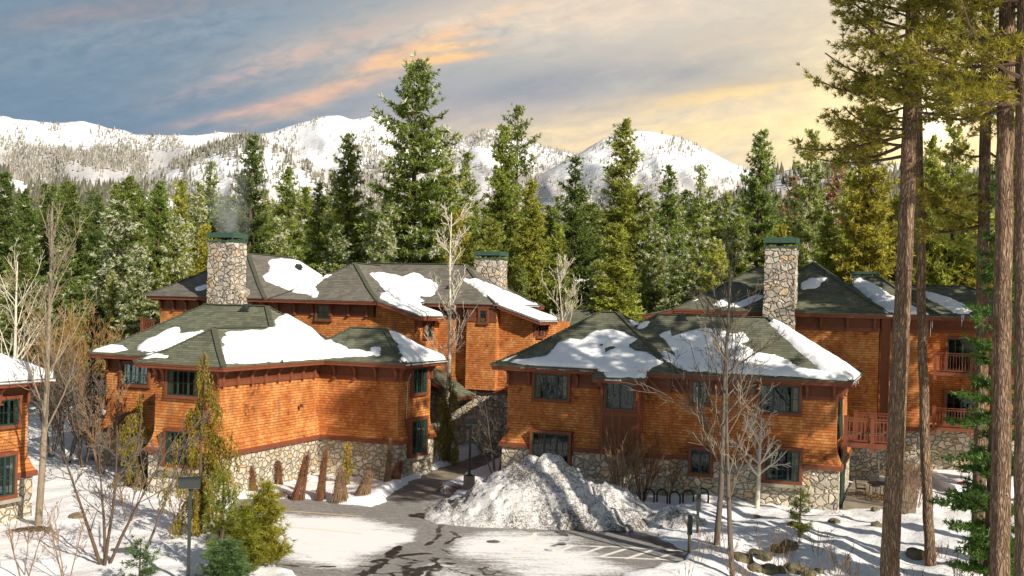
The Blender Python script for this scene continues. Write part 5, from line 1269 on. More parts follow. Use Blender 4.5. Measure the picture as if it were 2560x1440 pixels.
# pines out of the picture to the right: their shade dapples the right lodge
for (x, y, H, hw, lab) in ((22.5, 37.0, 24, 3.4, 'tall pine beyond the right picture edge shading the front right lodge'), (20.9, 34.0, 27, 3.0, 'tall pine just beyond the right picture edge'), (24.6, 38.5, 26, 3.2, 'tall pine between the shading pines beyond the right picture edge'), (36.0, 55.0, 25, 3.2, 'tall pine beyond the right edge level with the rear lodge'), (37.5, 44.0, 27, 3.6, 'outermost tall pine beyond the right picture edge'), (33.0, 47.0, 27, 3.8, 'tall pine far beyond the right picture edge')):
    place_tree('pine_high', x, y, H, hw, 'olive', 0.0, lab)
# dark fir among the trunks
e_ = place_tree('fir', float(aty(2492, 800, 36.0)[0]), 36.0, 15.5, 1.9, 'fir', 0.0, 'dark green fir with drooping boughs between the right trunks', name='fir_tree', cat='fir tree', z=gz(16.6, 36.0))

# ================================================================ bare trees and shrubs
def grow_tree(m, p, d, L, r, lvl, rng, prm, out):
    n = 5 if lvl == 0 else 4; pts, rad = [p.copy()], [r]; q = p.copy(); dd = d.copy()
    for k in range(n):
        dd = (dd + Vector((rng.gauss(0, 1), rng.gauss(0, 1), rng.gauss(0, 1))) * prm['wob'] * (1.0 if lvl else 0.35) + Vector((0, 0, prm['lift'] * (1 if lvl else 0)))).normalized()
        q = q + dd * (L / n); pts.append(q.copy()); rad.append(r * (1 - 0.82 * (k + 1) / n) + prm['tipr'])
    (m[0] if lvl == 0 else m[1]).tube(pts, rad, 7 if lvl == 0 else (4 if lvl == 1 else 3), cap=False)
    if lvl >= prm['lev']:
        out.append(pts[-1]); return
    nb = prm['nb'][min(lvl, len(prm['nb']) - 1)]
    for b in range(nb):
        t = rng.uniform(prm['t0'][min(lvl, len(prm['t0']) - 1)], 0.97); f = t * n; k = min(int(f), n - 1); c = pts[k].lerp(pts[k + 1], f - k)
        ax = (pts[k + 1] - pts[k]).normalized(); a = rng.uniform(0, 2 * PI)
        s = ax.cross(Vector((0.3, 0.2, 1) if abs(ax.z) < 0.9 else (1, 0, 0))).normalized(); u = s.cross(ax)
        ang = prm['ang'][min(lvl, len(prm['ang']) - 1)] * rng.uniform(0.75, 1.25)
        nd = (ax * math.cos(ang) + (s * math.cos(a) + u * math.sin(a)) * math.sin(ang)).normalized()
        ln = L * prm['ratio'][min(lvl, len(prm['ratio']) - 1)] * (1.15 - 0.65 * t if lvl == 0 else 1 - 0.4 * t) * rng.uniform(0.7, 1.2)
        grow_tree(m, c, nd, ln, max(r * (1 - 0.75 * t) * prm['bf'], prm['tipr'] * 1.1), lvl + 1, rng, prm, out)
def bare_tree(name, label, cat, x, y, H, r, seed, bark='bark_grey', twig=None, stems=1, lean=(0, 0), spread=0.25, z=None, leaves=0, **over):
    prm = dict(bf=0.38, wob=0.10, lift=0.05, tipr=0.006, lev=3, nb=(16, 6, 4), t0=(0.25, 0.2, 0.2), ang=(0.85, 0.7, 0.7), ratio=(0.42, 0.45, 0.5)); prm.update(over)
    rng = random.Random(seed); z = gz(x, y) if z is None else z; e = empty(name, (x, y, z - 0.12)); tag(e, label, cat)
    m = (MB(), MB()); out = []
    for s in range(stems):
        a = 2 * PI * s / stems + rng.uniform(-0.4, 0.4); sp = spread if stems > 1 else 0
        d = Vector((math.cos(a) * sp * rng.uniform(0.5, 1.2) + lean[0], math.sin(a) * sp * rng.uniform(0.5, 1.2) + lean[1], 1)).normalized()
        o = Vector((math.cos(a), math.sin(a), 0)) * (0.12 if stems > 1 else 0)
        if 1 < stems <= 6 and s: m[0].build('stem', M[bark], e, smooth=True, uv=False, fix=False); m[1].build('branches', M[twig or bark], e, uv=False, fix=False); m = (MB(), MB())
        grow_tree(m, o, d, H * (1 if stems == 1 else rng.uniform(0.75, 1.05)), r * (1 if stems == 1 else rng.uniform(0.6, 1)), 0, rng, prm, out)
    m[0].build('trunk' if stems == 1 else ('stem' if stems <= 6 else 'stems'), M[bark], e, smooth=True, uv=False, fix=False); m[1].build('branches', M[twig or bark], e, uv=False, fix=False)
    if leaves:
        k = MB()
        for p in out:
            if rng.random() < leaves:
                c = p + Vector((rng.gauss(0, .05), rng.gauss(0, .05), rng.gauss(0, .05))); k.obox(c, Vector((rng.gauss(0, 1), rng.gauss(0, 1), rng.gauss(0, 1))).normalized() * 0.05, Vector((rng.gauss(0, 1), rng.gauss(0, 1), rng.gauss(0, 1))).normalized() * 0.04, Vector((rng.gauss(0, 1), rng.gauss(0, 1), rng.gauss(0, 1))).normalized() * 0.012)
        k.build('leaves', M['dry_leaf'], e, uv=False, fix=False)
    return e
def at_px(px, py, z=0.0): w = atz(px, py, z); return float(w[0]), float(w[1])
x, y = at_px(95, 1318); bare_tree('bare_birch', 'tall bare pale trunked birch beside the cropped left lodge', 'bare tree', x, y, 13.4, 0.15, 101, 'bark_pale', lean=(0.01, 0.02), nb=(22, 6, 3), ang=(0.62, 0.6, 0.7), ratio=(0.30, 0.42, 0.5), t0=(0.28, 0.2, 0.2), lift=0.10)
x, y = at_px(20, 1180); bare_tree('bare_birch', 'white limbed bare birch rising above the cropped left lodge roof', 'bare tree', x, y, 11.5, 0.15, 102, 'bark_white', lean=(0.06, 0), nb=(14, 5, 3), ang=(0.55, 0.6, 0.7), ratio=(0.34, 0.42, 0.5), lift=0.1)
x, y = at_px(262, 1415); bare_tree('bare_shrub', 'multi stemmed bare tree in the left snow near the lamp post', 'bare tree', x, y, 5.4, 0.085, 103, 'bark_dark', 'bark_grey', stems=4, spread=0.42, nb=(8, 5, 3), ratio=(0.42, 0.45, 0.5), lift=0.04)
x, y = at_px(355, 1400); bare_tree('bare_shrub', 'leaning thin bare tree left of the first lamp post', 'bare tree', x, y, 5.2, 0.05, 104, 'bark_grey', lean=(0.35, 0.1), nb=(10, 5, 3), ratio=(0.36, 0.45, 0.5))
for i, (px, py, h, st, lab) in enumerate(((60, 1440, 2.3, 3, 'budding bare shrub in the bottom left corner'), (165, 1445, 2.6, 3, 'budding bare shrub right of the corner shrub at bottom left'), (320, 1300, 2.2, 4, 'twiggy bare shrub in front of the stone corner at left'), (455, 1345, 2.2, 3, 'small twiggy shrub behind the first lamp post'))):
    x, y = at_px(px, py); bare_tree('bare_shrub', lab, 'bare shrub', x, y, h, 0.025, 110 + i, 'twig_brown', stems=st, spread=0.3, nb=(7, 4, 2), ratio=(0.4, 0.45, 0.5), lev=2, ang=(0.5, 0.5), lift=0.08, tipr=0.005)
x, y = at_px(1108, 1152); bare_tree('bare_aspen', 'slender white aspen standing between the two front lodges', 'bare tree', x, y, 15.2, 0.15, 121, 'bark_white', 'bark_white', bf=0.38, tipr=0.008, lean=(0.0, 0), nb=(26, 6, 3), ang=(0.75, 0.6, 0.7), ratio=(0.19, 0.5, 0.5), t0=(0.32, 0.2, 0.2), lift=0.10)
x, y = at_px(1790, 1375); bare_tree('bare_tree', 'tall grey bare tree in front of the front right lodge', 'bare tree', x, y, 11.4, 0.13, 122, 'bark_grey', 'bark_grey', nb=(22, 7, 4), ang=(0.78, 0.6, 0.7), ratio=(0.40, 0.42, 0.5), t0=(0.30, 0.15, 0.2), lift=0.07)
x, y = at_px(1832, 1448, -0.2); bare_tree('bare_tree', 'leaning bare tree crossing the tall grey one', 'bare tree', x, y, 8.4, 0.11, 123, 'bark_grey', 'bark_pale', lean=(-0.13, 0.05), nb=(13, 6, 3), ang=(0.8, 0.6, 0.7), ratio=(0.42, 0.45, 0.5), t0=(0.3, 0.2, 0.2), lift=0.05)
x, y = at_px(1892, 1272); bare_tree('bare_birch', 'small white birch in front of the lower right window', 'bare tree', x, y, 4.6, 0.125, 124, 'bark_white', 'bark_white', bf=0.62, tipr=0.011, nb=(13, 6, 4), ang=(0.8, 0.65, 0.7), ratio=(0.5, 0.5, 0.5), t0=(0.25, 0.2, 0.2), lift=0.03)
for i, (px, py, h, lab) in enumerate(((1300, 1165, 4.4, 'thin bare tree at the left corner of the front right lodge'), (1345, 1150, 3.6, 'thin bare tree before the lower left window of the right lodge'), (1385, 1150, 3.4, 'second thin bare tree before that lower window, nearer the bay'))):
    x, y = at_px(px, py); bare_tree('bare_sapling', lab, 'bare tree', x, y, h, 0.045, 130 + i, 'bark_grey', 'bark_pale', nb=(9, 5, 3), ang=(0.6, 0.6), ratio=(0.4, 0.45, 0.5), lift=0.08)
x, y = at_px(1240, 1195); bare_tree('bare_shrub', 'dense grey bare shrub beside the lamp post at the walkway', 'bare shrub', x, y, 4.6, 0.05, 140, 'bark_grey', 'bark_grey', stems=6, spread=0.36, nb=(10, 6, 3), ratio=(0.36, 0.42, 0.5), lift=0.03)
x, y = at_px(1668, 1010, 0.0); 
for i, (px, pt, Y, r, lab) in enumerate(((1663, 628, 94, 0.07, 'white bare sapling behind the snow between the rear lodges'), (1420, 655, 78, 0.07, 'thin bare sapling rising over the small cabin roof'))):
    w = aty(px, pt, Y); zz = float(base_z(w[0], Y)); bare_tree('bare_sapling', lab, 'bare tree', float(w[0]), Y, float(w[2] - zz), r, 150 + i, 'bark_white', nb=(16, 6, 3), ang=(0.55, 0.6), ratio=(0.32, 0.45, 0.5), lift=0.1, z=zz, t0=(0.45, 0.2, 0.2), tipr=0.008)
for i, (px, h, lab) in enumerate(((997, 6.0, 'left of two thin pale saplings at the right corner of the left lodge'), (1014, 6.2, 'right of two thin pale saplings at the right corner of the left lodge'))):
    x, y = at_px(px - i * 3, 1195); bare_tree('bare_sapling', lab, 'bare tree', x, y, h, 0.026, 155 + i, 'bark_white', nb=(6, 3), ang=(0.35, 0.5), ratio=(0.22, 0.4), lev=2, t0=(0.6, 0.3), lift=0.14, tipr=0.004, wob=0.05)
# willow thicket between the cropped lodge and the left lodge
for i, (px, py, Y, st, bk, lab) in enumerate(((150, 790, 70, 9, 'twig_orange', 'orange willow shrub at the left edge of the thicket'), (205, 800, 67, 10, 'twig_orange', 'tall orange willow shrub in the thicket left of the left lodge'), (235, 850, 64, 8, 'twig_orange', 'yellow orange willow shrub nearest the left lodge eave'), (175, 900, 60, 8, 'bark_grey', 'grey bare shrub in the middle of the left thicket'), (215, 930, 58, 8, 'bark_grey', 'grey bare shrub right of the middle one in the left thicket'), (135, 900, 62, 7, 'bark_grey', 'grey bare shrub behind the birch trunk at left'), (260, 960, 56, 6, 'twig_brown', 'brown bare shrub beside the left balcony'))):
    w = aty(px, py, Y); bare_tree('willow_shrub', lab, 'bare shrub', float(w[0]), Y, float(w[2] - gz(w[0], Y)), 0.045, 160 + i, bk, bk, stems=st, spread=0.26, nb=(12, 6, 3), ratio=(0.36, 0.42, 0.5), ang=(0.45, 0.5, 0.6), lift=0.08, tipr=0.008, z=gz(w[0], Y))
# big upright dry shrubs by the bay and the patio
for i, (px, py, h, st, bk, lab) in enumerate(((1555, 1255, 3.9, 16, 'twig_brown', 'big brown upright shrub left under the bay window'), (1605, 1250, 3.6, 16, 'twig_red', 'reddish upright shrub right under the bay window'), (1668, 1240, 2.2, 9, 'twig_brown', 'low brown shrub behind the bicycle racks'), (2262, 1285, 3.0, 10, 'twig_brown', 'bare brown shrub between the two left trunks'), (2290, 1275, 2.6, 8, 'twig_brown', 'bare brown shrub behind the slim trunk'))):
    x, y = at_px(px, py); bare_tree('dry_shrub', lab, 'dry shrub', x, y, h, 0.022, 180 + i, bk, bk, stems=st, spread=0.34, nb=(7, 4), ratio=(0.34, 0.42), ang=(0.4, 0.5), lev=2, lift=0.10, tipr=0.005, wob=0.08)
x, y = at_px(2190, 1262); bare_tree('dry_shrub', 'small golden dry bush at the edge of the patio', 'dry shrub', x, y, 0.9, 0.016, 190, 'twig_orange', stems=18, spread=0.9, nb=(6, 3), ratio=(0.4, 0.4), lev=2, tipr=0.006)
# weeds along the bottom right edge
wr = random.Random(8)
for i in range(26):
    px = 1720 + i * 32 + wr.uniform(-12, 12); py = wr.uniform(1400, 1470)
    if 2170 < px < 2270: continue
    x, y = at_px(px, py, -0.1); bare_tree('dry_weed', 'thin dry weed stalk clump in the snow along the bottom right', 'dry weed', x, y, wr.uniform(0.7, 1.7), 0.008, 200 + i, 'twig_red' if px > 2300 else 'twig_brown', stems=wr.randint(4, 8), spread=0.35, nb=(6, 2), ratio=(0.3, 0.4), lev=2 if px > 2300 else 1, tipr=0.004, ang=(0.4, 0.5))['group'] = 'dry weeds along the bottom right'

# wrapped and bundled shrubs before the stone wall
def bundle(px, py, ptop, wpx, lean, bk, seed, label):
    x, y = at_px(px, py); Y = y; h = (py - ptop) / FPX * Y; w = wpx / FPX * Y / 2; rng = random.Random(seed); m = MB()
    e = empty('bundled_shrub', (x, y, gz(x, y) - 0.08)); tag(e, label, 'bundled shrub')
    for k in range(int(80 + 200 * w)):
        a = rng.uniform(0, 2 * PI); r0 = w * rng.uniform(0.2, 1.6) * 1.1; r1 = w * rng.uniform(0.0, 0.8); hh = h * rng.uniform(0.7, 1.08); b = a + rng.uniform(-0.7, 0.7)
        p0 = Vector((math.cos(a) * r0, math.sin(a) * r0, 0)); p1 = Vector((math.cos(a) * w * 0.95 + lean * hh * 0.5, math.sin(a) * w * 0.95, hh * 0.45)); p2 = Vector((math.cos(b) * r1 + lean * hh, math.sin(b) * r1, hh))
        m.tube([p0, p1, p2], [0.012, 0.014, 0.006], 3, cap=False)
        if True:
            for q in range(4):
                c = p1.lerp(p2, rng.random()); m.tube([c, c + Vector((rng.gauss(0, .13), rng.gauss(0, .13), rng.uniform(-.08, .2)))], [0.008, 0.004], 3, cap=False)
    m.build('stems', M[bk], e, uv=False, fix=False)
    t = MB()
    for q in (0.35, 0.62):
        pts = [(math.cos(a / 8 * 2 * PI) * w * 1.02 + lean * h * q, math.sin(a / 8 * 2 * PI) * w * 1.02, h * q) for a in range(9)]; t.tube(pts, [0.01] * 9, 4)
    t.build('twine', M['twig_brown'], e, uv=False, fix=False)
for i, a in enumerate(((635, 1226, 1162, 16, -0.16, 'twig_red', 'reddish bundled shrub at the left before the long stone wall'), (700, 1212, 1150, 12, -0.08, 'twig_red', 'narrow bundled shrub near the middle of the long stone wall'), (740, 1244, 1112, 24, 0.20, 'twig_red', 'tall leaning bundled shrub reaching up the stone wall'), (797, 1246, 1110, 18, 0.10, 'twig_red', 'tall slim bundled shrub at the inner wall corner'),
      (850, 1252, 1168, 30, 0.0, 'twig_brown', 'stout upright bundled shrub in the snow'), (903, 1246, 1184, 30, 0.30, 'twig_brown', 'thick bundled shrub leaning right in the snow'), (968, 1216, 1110, 12, 0.04, 'twig_brown', 'thin bundled shrub near the right stone corner'), (985, 1208, 1160, 20, 0.28, 'twig_red', 'short leaning bundled shrub at the right stone corner'))):
    bundle(*a[:6], 300 + i, a[6])

# ---------------------------------------------------------------- weeping and small evergreens
def weeping(px, py, ptop, Y, hw, seed, label, col=(0.20, 0.165, 0.018), nbr=34):
    w = aty(px, ptop, Y); x = float(w[0]); zb = gz(x, Y); H = float(w[2]) - zb; rng = np.random.default_rng(seed); e = empty('weeping_cypress', (x, Y, zb - 0.1)); tag(e, label, 'weeping cypress')
    tm = MB(); P = [Vector((0.06 * math.sin(k * 1.3), 0, H * k / 8)) for k in range(9)]; tm.tube(P, [0.09 * (1 - k / 9) + 0.012 for k in range(9)], 7)
    C, D, Sz, Tn = [], [], [], []
    for b in range(nbr):
        t = (b + rng.random()) / nbr; z = H * (0.08 + 0.9 * t); a = rng.uniform(0, 2 * PI); L = hw * (1.0 - 0.30 * t - 0.62 * t ** 4) * rng.uniform(0.3, 1.15) + 0.08; o = np.array([math.cos(a), math.sin(a), 0.0])
        up = rng.uniform(0.25, 0.7); pos = lambda s: o * L * s + np.array([0, 0, z + L * (up * s - (up + 0.55) * s ** 2.2)])
        tm.tube([pos(s) for s in (0, 0.3, 0.6, 1.0)], [0.022, 0.016, 0.012, 0.006], 3, cap=False)
        for j in range(max(3, int(L / 0.08))):
            s = rng.uniform(0.12, 1.0); c = pos(s) + rng.normal(0, 0.05, 3); hl = rng.uniform(0.2, 1.0) * (0.45 + 0.75 * (1 - t)) * min(1, 0.4 + L); bt = rng.uniform(-0.3, 0.3)
            for q in np.arange(0, hl, 0.09):
                C.append(c + np.array([rng.normal(0, 0.03), rng.normal(0, 0.03), -q])); D.append(np.array([rng.normal(0, .3), rng.normal(0, .3), -1.2])); Sz.append(0.15); Tn.append(0.5 + bt + rng.uniform(-0.2, 0.2))
    for q in np.arange(0, 0.9, 0.06): C.append(np.array([0.03, 0, H - q])); D.append(np.array([rng.normal(0, .5), rng.normal(0, .5), -0.6])); Sz.append(0.14); Tn.append(0.6)
    tm.build('trunk', M['bark_dark'], e, uv=False, fix=False)
    K = 6; V, F = tufts(np.array(C), np.array(D), np.array(Sz), K, 0.02, rng, spread=0.4, up=0.0)
    c = np_mesh('crown', V, F, M['needles'], e, attrs={'tone': np.clip(np.repeat(Tn, K * 3), 0, 1), 'frost_glint': np.zeros(len(V))}); c.color = (*col, 0)
weeping(512, 1340, 872, 42.0, 1.65, 41, 'tall weeping cypress with hanging foliage behind the first lamp post', nbr=64)
weeping(352, 1230, 978, 53.0, 1.35, 42, 'smaller weeping cypress before the left wing of the left lodge', nbr=36)
weeping(1125, 1120, 930, 63.5, 1.1, 43, 'bushy weeping cypress behind the white aspen', col=(0.2, 0.18, 0.03), nbr=46)
weeping(868, 1200, 1098, 55.5, 0.22, 44, 'tiny yellow weeping shrub against the stone wall', col=(0.32, 0.24, 0.02), nbr=26)
proto('young_pine', seed=51, H=3.0, R=0.85, levels=17, nb=7, gap=0.05, z0=0.08, tsize=0.24, tw=0.013, k=14, step=0.11, fan=0.42, shape=0.6, tip=0.7, droop=0.0)
proto('sapling_pine', seed=52, H=3.0, R=0.8, levels=8, nb=5, gap=0.0, z0=0.18, tsize=0.27, tw=0.013, k=18, step=0.13, fan=0.2, shape=0.5, tip=0.8, droop=0.05)
def small_pine(key, px, py, ptop, hwpx, colour, label, z=0.0):
    x, y = at_px(px, py, z); H = (py - ptop) / FPX * y; place_tree(key, x, y, H, hwpx * y / FPX, colour, 0.0, label, z=gz(x, y)); 
GREEN['young'] = (0.13, 0.155, 0.018); GREEN['young_gold'] = (0.18, 0.185, 0.02); GREEN['bluegreen'] = (0.07, 0.125, 0.045)
small_pine('young_pine', 655, 1420, 1215, 62, 'young_gold', 'bushy young pine right of the first lamp post')
small_pine('young_pine', 600, 1432, 1260, 58, 'young', 'bushy young pine in the middle of the clump by the lamp post')
small_pine('sapling_pine', 553, 1440, 1190, 48, 'young', 'candelabra shaped young pine next to the first lamp post')
small_pine('young_pine', 560, 1470, 1350, 64, 'bluegreen', 'low dark young pine at the foot of the lamp post clump')
small_pine('sapling_pine', 348, 1475, 1345, 48, 'bluegreen', 'low dark pine sapling left of the first lamp post')
small_pine('sapling_pine', 1998, 1365, 1238, 32, 'young', 'lone pine sapling standing in the snow at the right')
small_pine('young_pine', 420, 1130, 1085, 10, 'young', 'tiny evergreen against the left lodge wall')

# ================================================================ site furniture
def lamp(px, pbase, ptop, Y, label, headw=0.62, plinth=True):
    w = aty(px, ptop, Y); x = float(w[0]); zb = gz(x, Y); ht = float(w[2]); e = empty('lamp_post', (x, Y, 0), 0.25); tag(e, label, 'lamp post')
    b0 = zb + (0.72 if plinth else -0.3)
    m = MB(); m.box(-0.055, 0.055, -0.055, 0.055, b0, ht - 0.28); m.build('pole', M['grey_metal'], e)
    m = MB(); m.box(-headw * 0.62, headw * 0.5, -0.26, 0.26, ht - 0.28, ht - 0.012); m.box(-headw * 0.64, headw * 0.52, -0.28, 0.28, ht - 0.011, ht + 0.02); m.build('lamp_head', M['grey_metal'], e)
    m = MB(); m.box(-headw * 0.5, headw * 0.38, -0.2, 0.2, ht - 0.30, ht - 0.281); m.build('lens', M['curtain'], e)
    if plinth:
        m = MB(); m.tube([(0, 0, zb - 0.6), (0, 0, b0 - 0.02)], [0.3, 0.3], 16); m.build('plinth', M['concrete'], e, smooth=False)
        m = MB(); m.box(-0.16, 0.16, -0.16, 0.16, b0 - 0.019, b0 + 0.03); m.tube([(0, 0, b0 + 0.03), (0, 0, b0 + 0.14)], [0.10, 0.075], 10); m.build('base_plate', M['grey_metal'], e)
lamp(1177, 1220, 1046, 54.0, 'lamp post on concrete plinth between the snow heap and the walkway')
lamp(477, 1480, 1197, 35.0, 'near lamp post with box head in front of the weeping cypress', plinth=False)
def rack(px, py, label):
    x, y = at_px(px, py); z = gz(x, y); m = MB(); r = 0.26; pts = [(-r, 0, -0.2), (-r, 0, 0.38)] + [(-r * math.cos(k / 8 * PI), 0, 0.38 + r * math.sin(k / 8 * PI)) for k in range(1, 8)] + [(r, 0, 0.38), (r, 0, -0.2)]
    m.tube(pts, [0.045] * len(pts), 8); o = m.build('bicycle_rack', M['black_metal'], smooth=True, uv=False, fix=False); o.location = (x, y, z); o.rotation_euler = (0, 0, -A_ANG); tag(o, label, 'bicycle rack', 'bicycle racks in the snow')
for px, py, lab in ((1622, 1256, 'leftmost hoop bicycle rack next to the bay shrubs'), (1655, 1258, 'second hoop bicycle rack from the bay shrubs'), (1687, 1260, 'middle hoop bicycle rack of the row'), (1720, 1262, 'fourth hoop bicycle rack, left of the tall bare tree'), (1757, 1263, 'rightmost hoop bicycle rack by the tall bare trunk')): rack(px, py, lab)
def post(px, py, ptop, label, mk, cap=False):
    x, y = at_px(px, py, -0.1); h = (py - ptop) / FPX * y; e = empty('sign_post', (x, y, gz(x, y) - 0.2)); tag(e, label, 'post'); m = MB(); m.box(-0.05, 0.05, -0.05, 0.05, 0, h + 0.15); m.build('post', M[mk], e)
    m = MB(); m.box(-0.10, 0.10, -0.075, -0.051, h * 0.62, h + 0.12); m.build('plate', M['grey_metal'], e)
post(1722, 1392, 1288, 'short greenish marker post at the edge of the car park', 'rock'); post(1743, 1352, 1238, 'taller dark marker post behind the short one', 'grey_metal')
def rock(px, py, r, seed, label):
    x, y = at_px(px, py, -0.1); rng = random.Random(seed); import bmesh
    bm = bmesh.new(); bmesh.ops.create_icosphere(bm, subdivisions=3, radius=r)
    for v in bm.verts:
        n = mnoise.noise(v.co * (1.6 / r) + Vector((seed, 0, 0))); v.co *= 1 + 0.35 * n; v.co.z *= 0.7; v.co.x *= 1.15
        for ax in range(2): v.co[ax] = max(min(v.co[ax], r * 0.95), -r * 0.95)
    me = bpy.data.meshes.new('rock'); bm.to_mesh(me); bm.free(); me.materials.append(M['rock']); o = bpy.data.objects.new('rock', me); COL.objects.link(o); o.location = (x, y, gz(x, y) + r * 0.12); o.rotation_euler = (0, 0, rng.uniform(0, 6)); tag(o, label, 'rock', 'boulders in the snow')
for i, (px, py, r, lab) in enumerate(((1855, 1412, 0.42, 'tall dark boulder beside the leaning bare tree'), (1888, 1395, 0.26, 'small boulder right of the tall dark boulder'), (1887, 1424, 0.3, 'rounded boulder in the lower row right of the leaning bare tree'), (1912, 1404, 0.3, 'slanted boulder in the upper row of the rockery'), (1922, 1424, 0.38, 'wide mossy boulder in the lower row of the rockery'), (1945, 1394, 0.32, 'flat topped boulder in the upper row of the rockery'), (1955, 1424, 0.26, 'small boulder in the middle of the lower rockery row'), (1972, 1390, 0.36, 'bright mossy boulder at the top of the rockery'), (1985, 1424, 0.42, 'largest mossy boulder in the lower rockery row'), (2018, 1432, 0.34, 'rightmost boulder of the lower rockery row'), (2048, 1424, 0.18, 'small lone stone right of the rockery'),
      (2085, 1330, 0.26, 'brown stone in a hollow left of the biggest trunk'), (2187, 1292, 0.2, 'brown stone near the patio edge'), (2190, 1342, 0.24, 'brown stone left of the biggest trunk'), (1990, 1345, 0.34, 'tan boulder at the foot of the lone sapling'), (1893, 1297, 0.16, 'small stone showing near the white birch'), (188, 1302, 0.28, 'flat brown stone in the left snow'), (2290, 1400, 0.4, 'dark boulder between the two left trunks'))): rock(px, py, r, 60 + i, lab)
# patio and wrought iron furniture
pt_ = atz(2165, 1225, 0.02)
m_ = MB(); c0 = Cc.world(np.array([18.0, 21.4, 21.4, 18.0]), np.array([1.2, 1.2, 9.5, 9.5]), np.array([0.28] * 4)); m_.quad(*c0); m_.quad(*[(a, b, -0.4) for a, b, c in reversed(c0)])
for i in range(4): j = (i + 1) % 4; m_.quad((c0[i][0], c0[i][1], -0.4), (c0[j][0], c0[j][1], -0.4), c0[j], c0[i])
o = m_.build('patio', M['concrete']); tag(o, 'concrete patio beneath the right balcony', 'patio', kind='structure')
def chair(x, y, z, rot, label):
    e = empty('patio_chair', (x, y, z), rot); tag(e, label, 'chair', 'wrought iron patio chairs')
    m = MB(); m.box(-0.23, 0.23, -0.23, 0.23, 0.42, 0.45); m.build('seat', M['black_metal'], e)
    m = MB()
    for k in range(7): m.bar((-0.21 + k * 0.07, 0.23, 0.46), (-0.21 + k * 0.07, 0.30, 0.98), 0.018)
    for k in range(4): m.bar((-0.22, 0.245 + k * 0.018, 0.58 + k * 0.13), (0.22, 0.245 + k * 0.018, 0.58 + k * 0.13), 0.018)
    m.bar((-0.23, 0.30, 0.98), (0.23, 0.30, 0.98), 0.03); m.build('backrest', M['black_metal'], e)
    for sx in (-1, 1):
        for sy in (-1, 1): l = MB(); l.bar((sx * 0.21, sy * 0.21, 0), (sx * 0.21, sy * 0.21, 0.42), 0.03); l.build('leg', M['black_metal'], e)
        a = MB(); a.bar((sx * 0.25, -0.22, 0.64), (sx * 0.25, 0.25, 0.66), 0.03); a.bar((sx * 0.25, -0.22, 0.45), (sx * 0.25, -0.22, 0.64), 0.025); a.build('armrest', M['black_metal'], e)
def table(x, y, z, label):
    e = empty('patio_table', (x, y, z)); tag(e, label, 'table'); m = MB(); m.tube([(0, 0, 0.70), (0, 0, 0.735)], [0.62, 0.62], 24); m.build('table_top', M['black_metal'], e)
    for k in range(4): a = k * PI / 2 + 0.5; l = MB(); l.tube([(math.cos(a) * 0.42, math.sin(a) * 0.42, 0), (math.cos(a) * 0.25, math.sin(a) * 0.25, 0.35), (math.cos(a) * 0.4, math.sin(a) * 0.4, 0.70)], [0.018] * 3, 5); l.build('leg', M['black_metal'], e)
def w3(H, p, q): return H.world(np.array([p]), np.array([q]), np.array([0.0]))[0]
t1 = w3(Cc, 19.6, 4.0); table(t1[0], t1[1], 0.285, 'round black patio table under the balcony')
for (dx, dy, r, lab) in ((-1.0, -0.1, 1.4, 'black patio chair at the left of the table under the balcony'), (0.95, -0.1, -1.5, 'black patio chair at the right of the table under the balcony'), (0.1, 0.95, 0.1, 'black patio chair behind the table under the balcony')): chair(t1[0] + dx, t1[1] + dy, 0.285, r, lab)
t2 = aty(2430, 1190, 60); z2 = 0.42
m_ = MB(); m_.box(t2[0] - 1.8, t2[0] + 4, 58, 64, -0.5, z2 - 0.01); o = m_.build('patio', M['snow']); tag(o, 'raised snowy patio at the far right', 'patio', kind='structure')
table(t2[0] + 0.4, 60.4, z2, 'black patio table on the far right patio')
for (dx, dy, r, lab) in ((-0.7, -0.2, 1.3, 'black chair at the left of the far right table'), (0.5, -0.85, 3.0, 'black chair in front of the far right table')): chair(t2[0] + 0.4 + dx, 60.4 + dy, z2, r, lab)
m_ = MB(); 
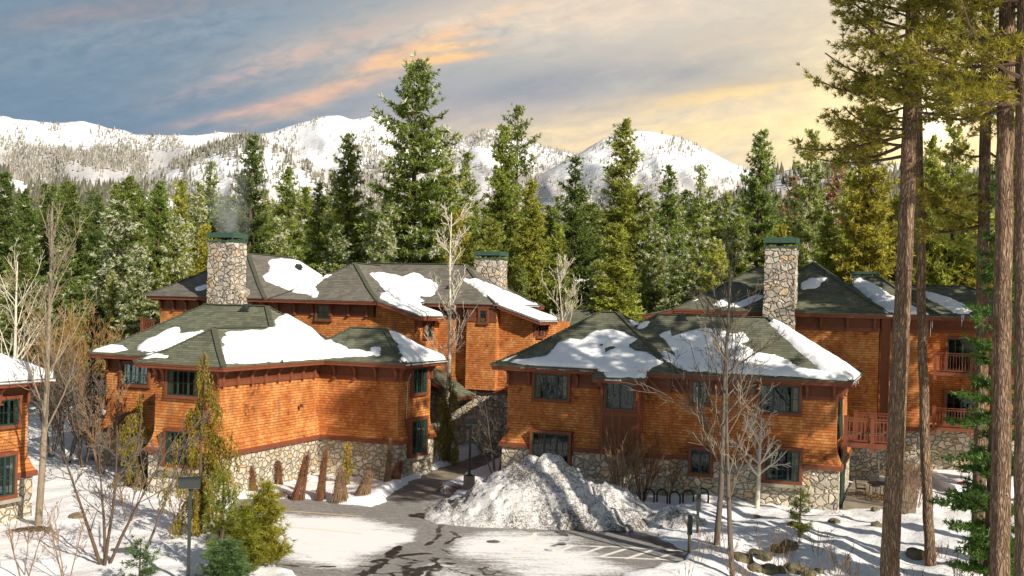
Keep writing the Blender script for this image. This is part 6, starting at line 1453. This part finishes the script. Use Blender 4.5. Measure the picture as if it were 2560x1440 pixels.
for k in range(8): m_.obox((t2[0] - 1.3 + k * 0.12, 58.6, z2 + 0.03 + 0.05 * math.sin(k * 0.5)), (0.07, 0, 0.0), (0, 0.22, 0.0), (0, 0, 0.025))
o = m_.build('sled', M['red_plastic']); tag(o, 'red plastic sled lying on the far right patio edge', 'sled')
# icicles
def icicles(pts, label):
    e = empty('icicles', tuple(pts[0][:3])); tag(e, label, 'icicles', kind='stuff')
    m = MB()
    for x, y, z, L in pts: m.tube([(x - pts[0][0], y - pts[0][1], z - pts[0][2]), (x - pts[0][0], y - pts[0][1], z - pts[0][2] - L * 0.5), (x - pts[0][0], y - pts[0][1], z - pts[0][2] - L)], [0.035, 0.022, 0.003], 5)
    m.build('ice', M['ice'], e, smooth=True, uv=False, fix=False)
for px, py, Y, L, lab in ((2327, 802, 62.5, 1.0, 'long icicle hanging below the snow strip behind the slim trunk'), (2405, 787, 63.5, 0.75, 'icicle hanging from the far right snow slab corner'), (2140, 952, 48.3, 0.3, 'short icicle at the right eave tip of the front right lodge')):
    w = aty(px, py, Y); icicles([(w[0], w[1], w[2], L), (w[0] + 0.1, w[1], w[2], L * 0.5)], lab)
ir = random.Random(5); pts = []
for k in range(7): w = Dh.world(np.array([0.45]), np.array([-4.2 + k * 0.24]), np.array([6.0]))[0]; pts.append((w[0], w[1], w[2], ir.uniform(0.3, 1.3)))
icicles(pts, 'row of icicles along the eave of the cropped left lodge')
# chimney smoke
import bmesh
def smoke():
    bm = bmesh.new(); bmesh.ops.create_icosphere(bm, subdivisions=3, radius=1.0)
    for v in bm.verts: v.co.x = v.co.x * (2.0 + 0.9 * v.co.z); v.co.y *= 1.6; v.co.z *= 3.9; v.co.x -= 0.10 * (v.co.z + 3.9)
    me = bpy.data.meshes.new('smoke'); bm.to_mesh(me); bm.free(); me.materials.append(M['smoke']); o = bpy.data.objects.new('smoke', me); COL.objects.link(o)
    c = aty(592, 498, 71.5); o.location = c; tag(o, 'thin blue white smoke drifting up from the left stone chimney', 'smoke', kind='stuff')
smoke()
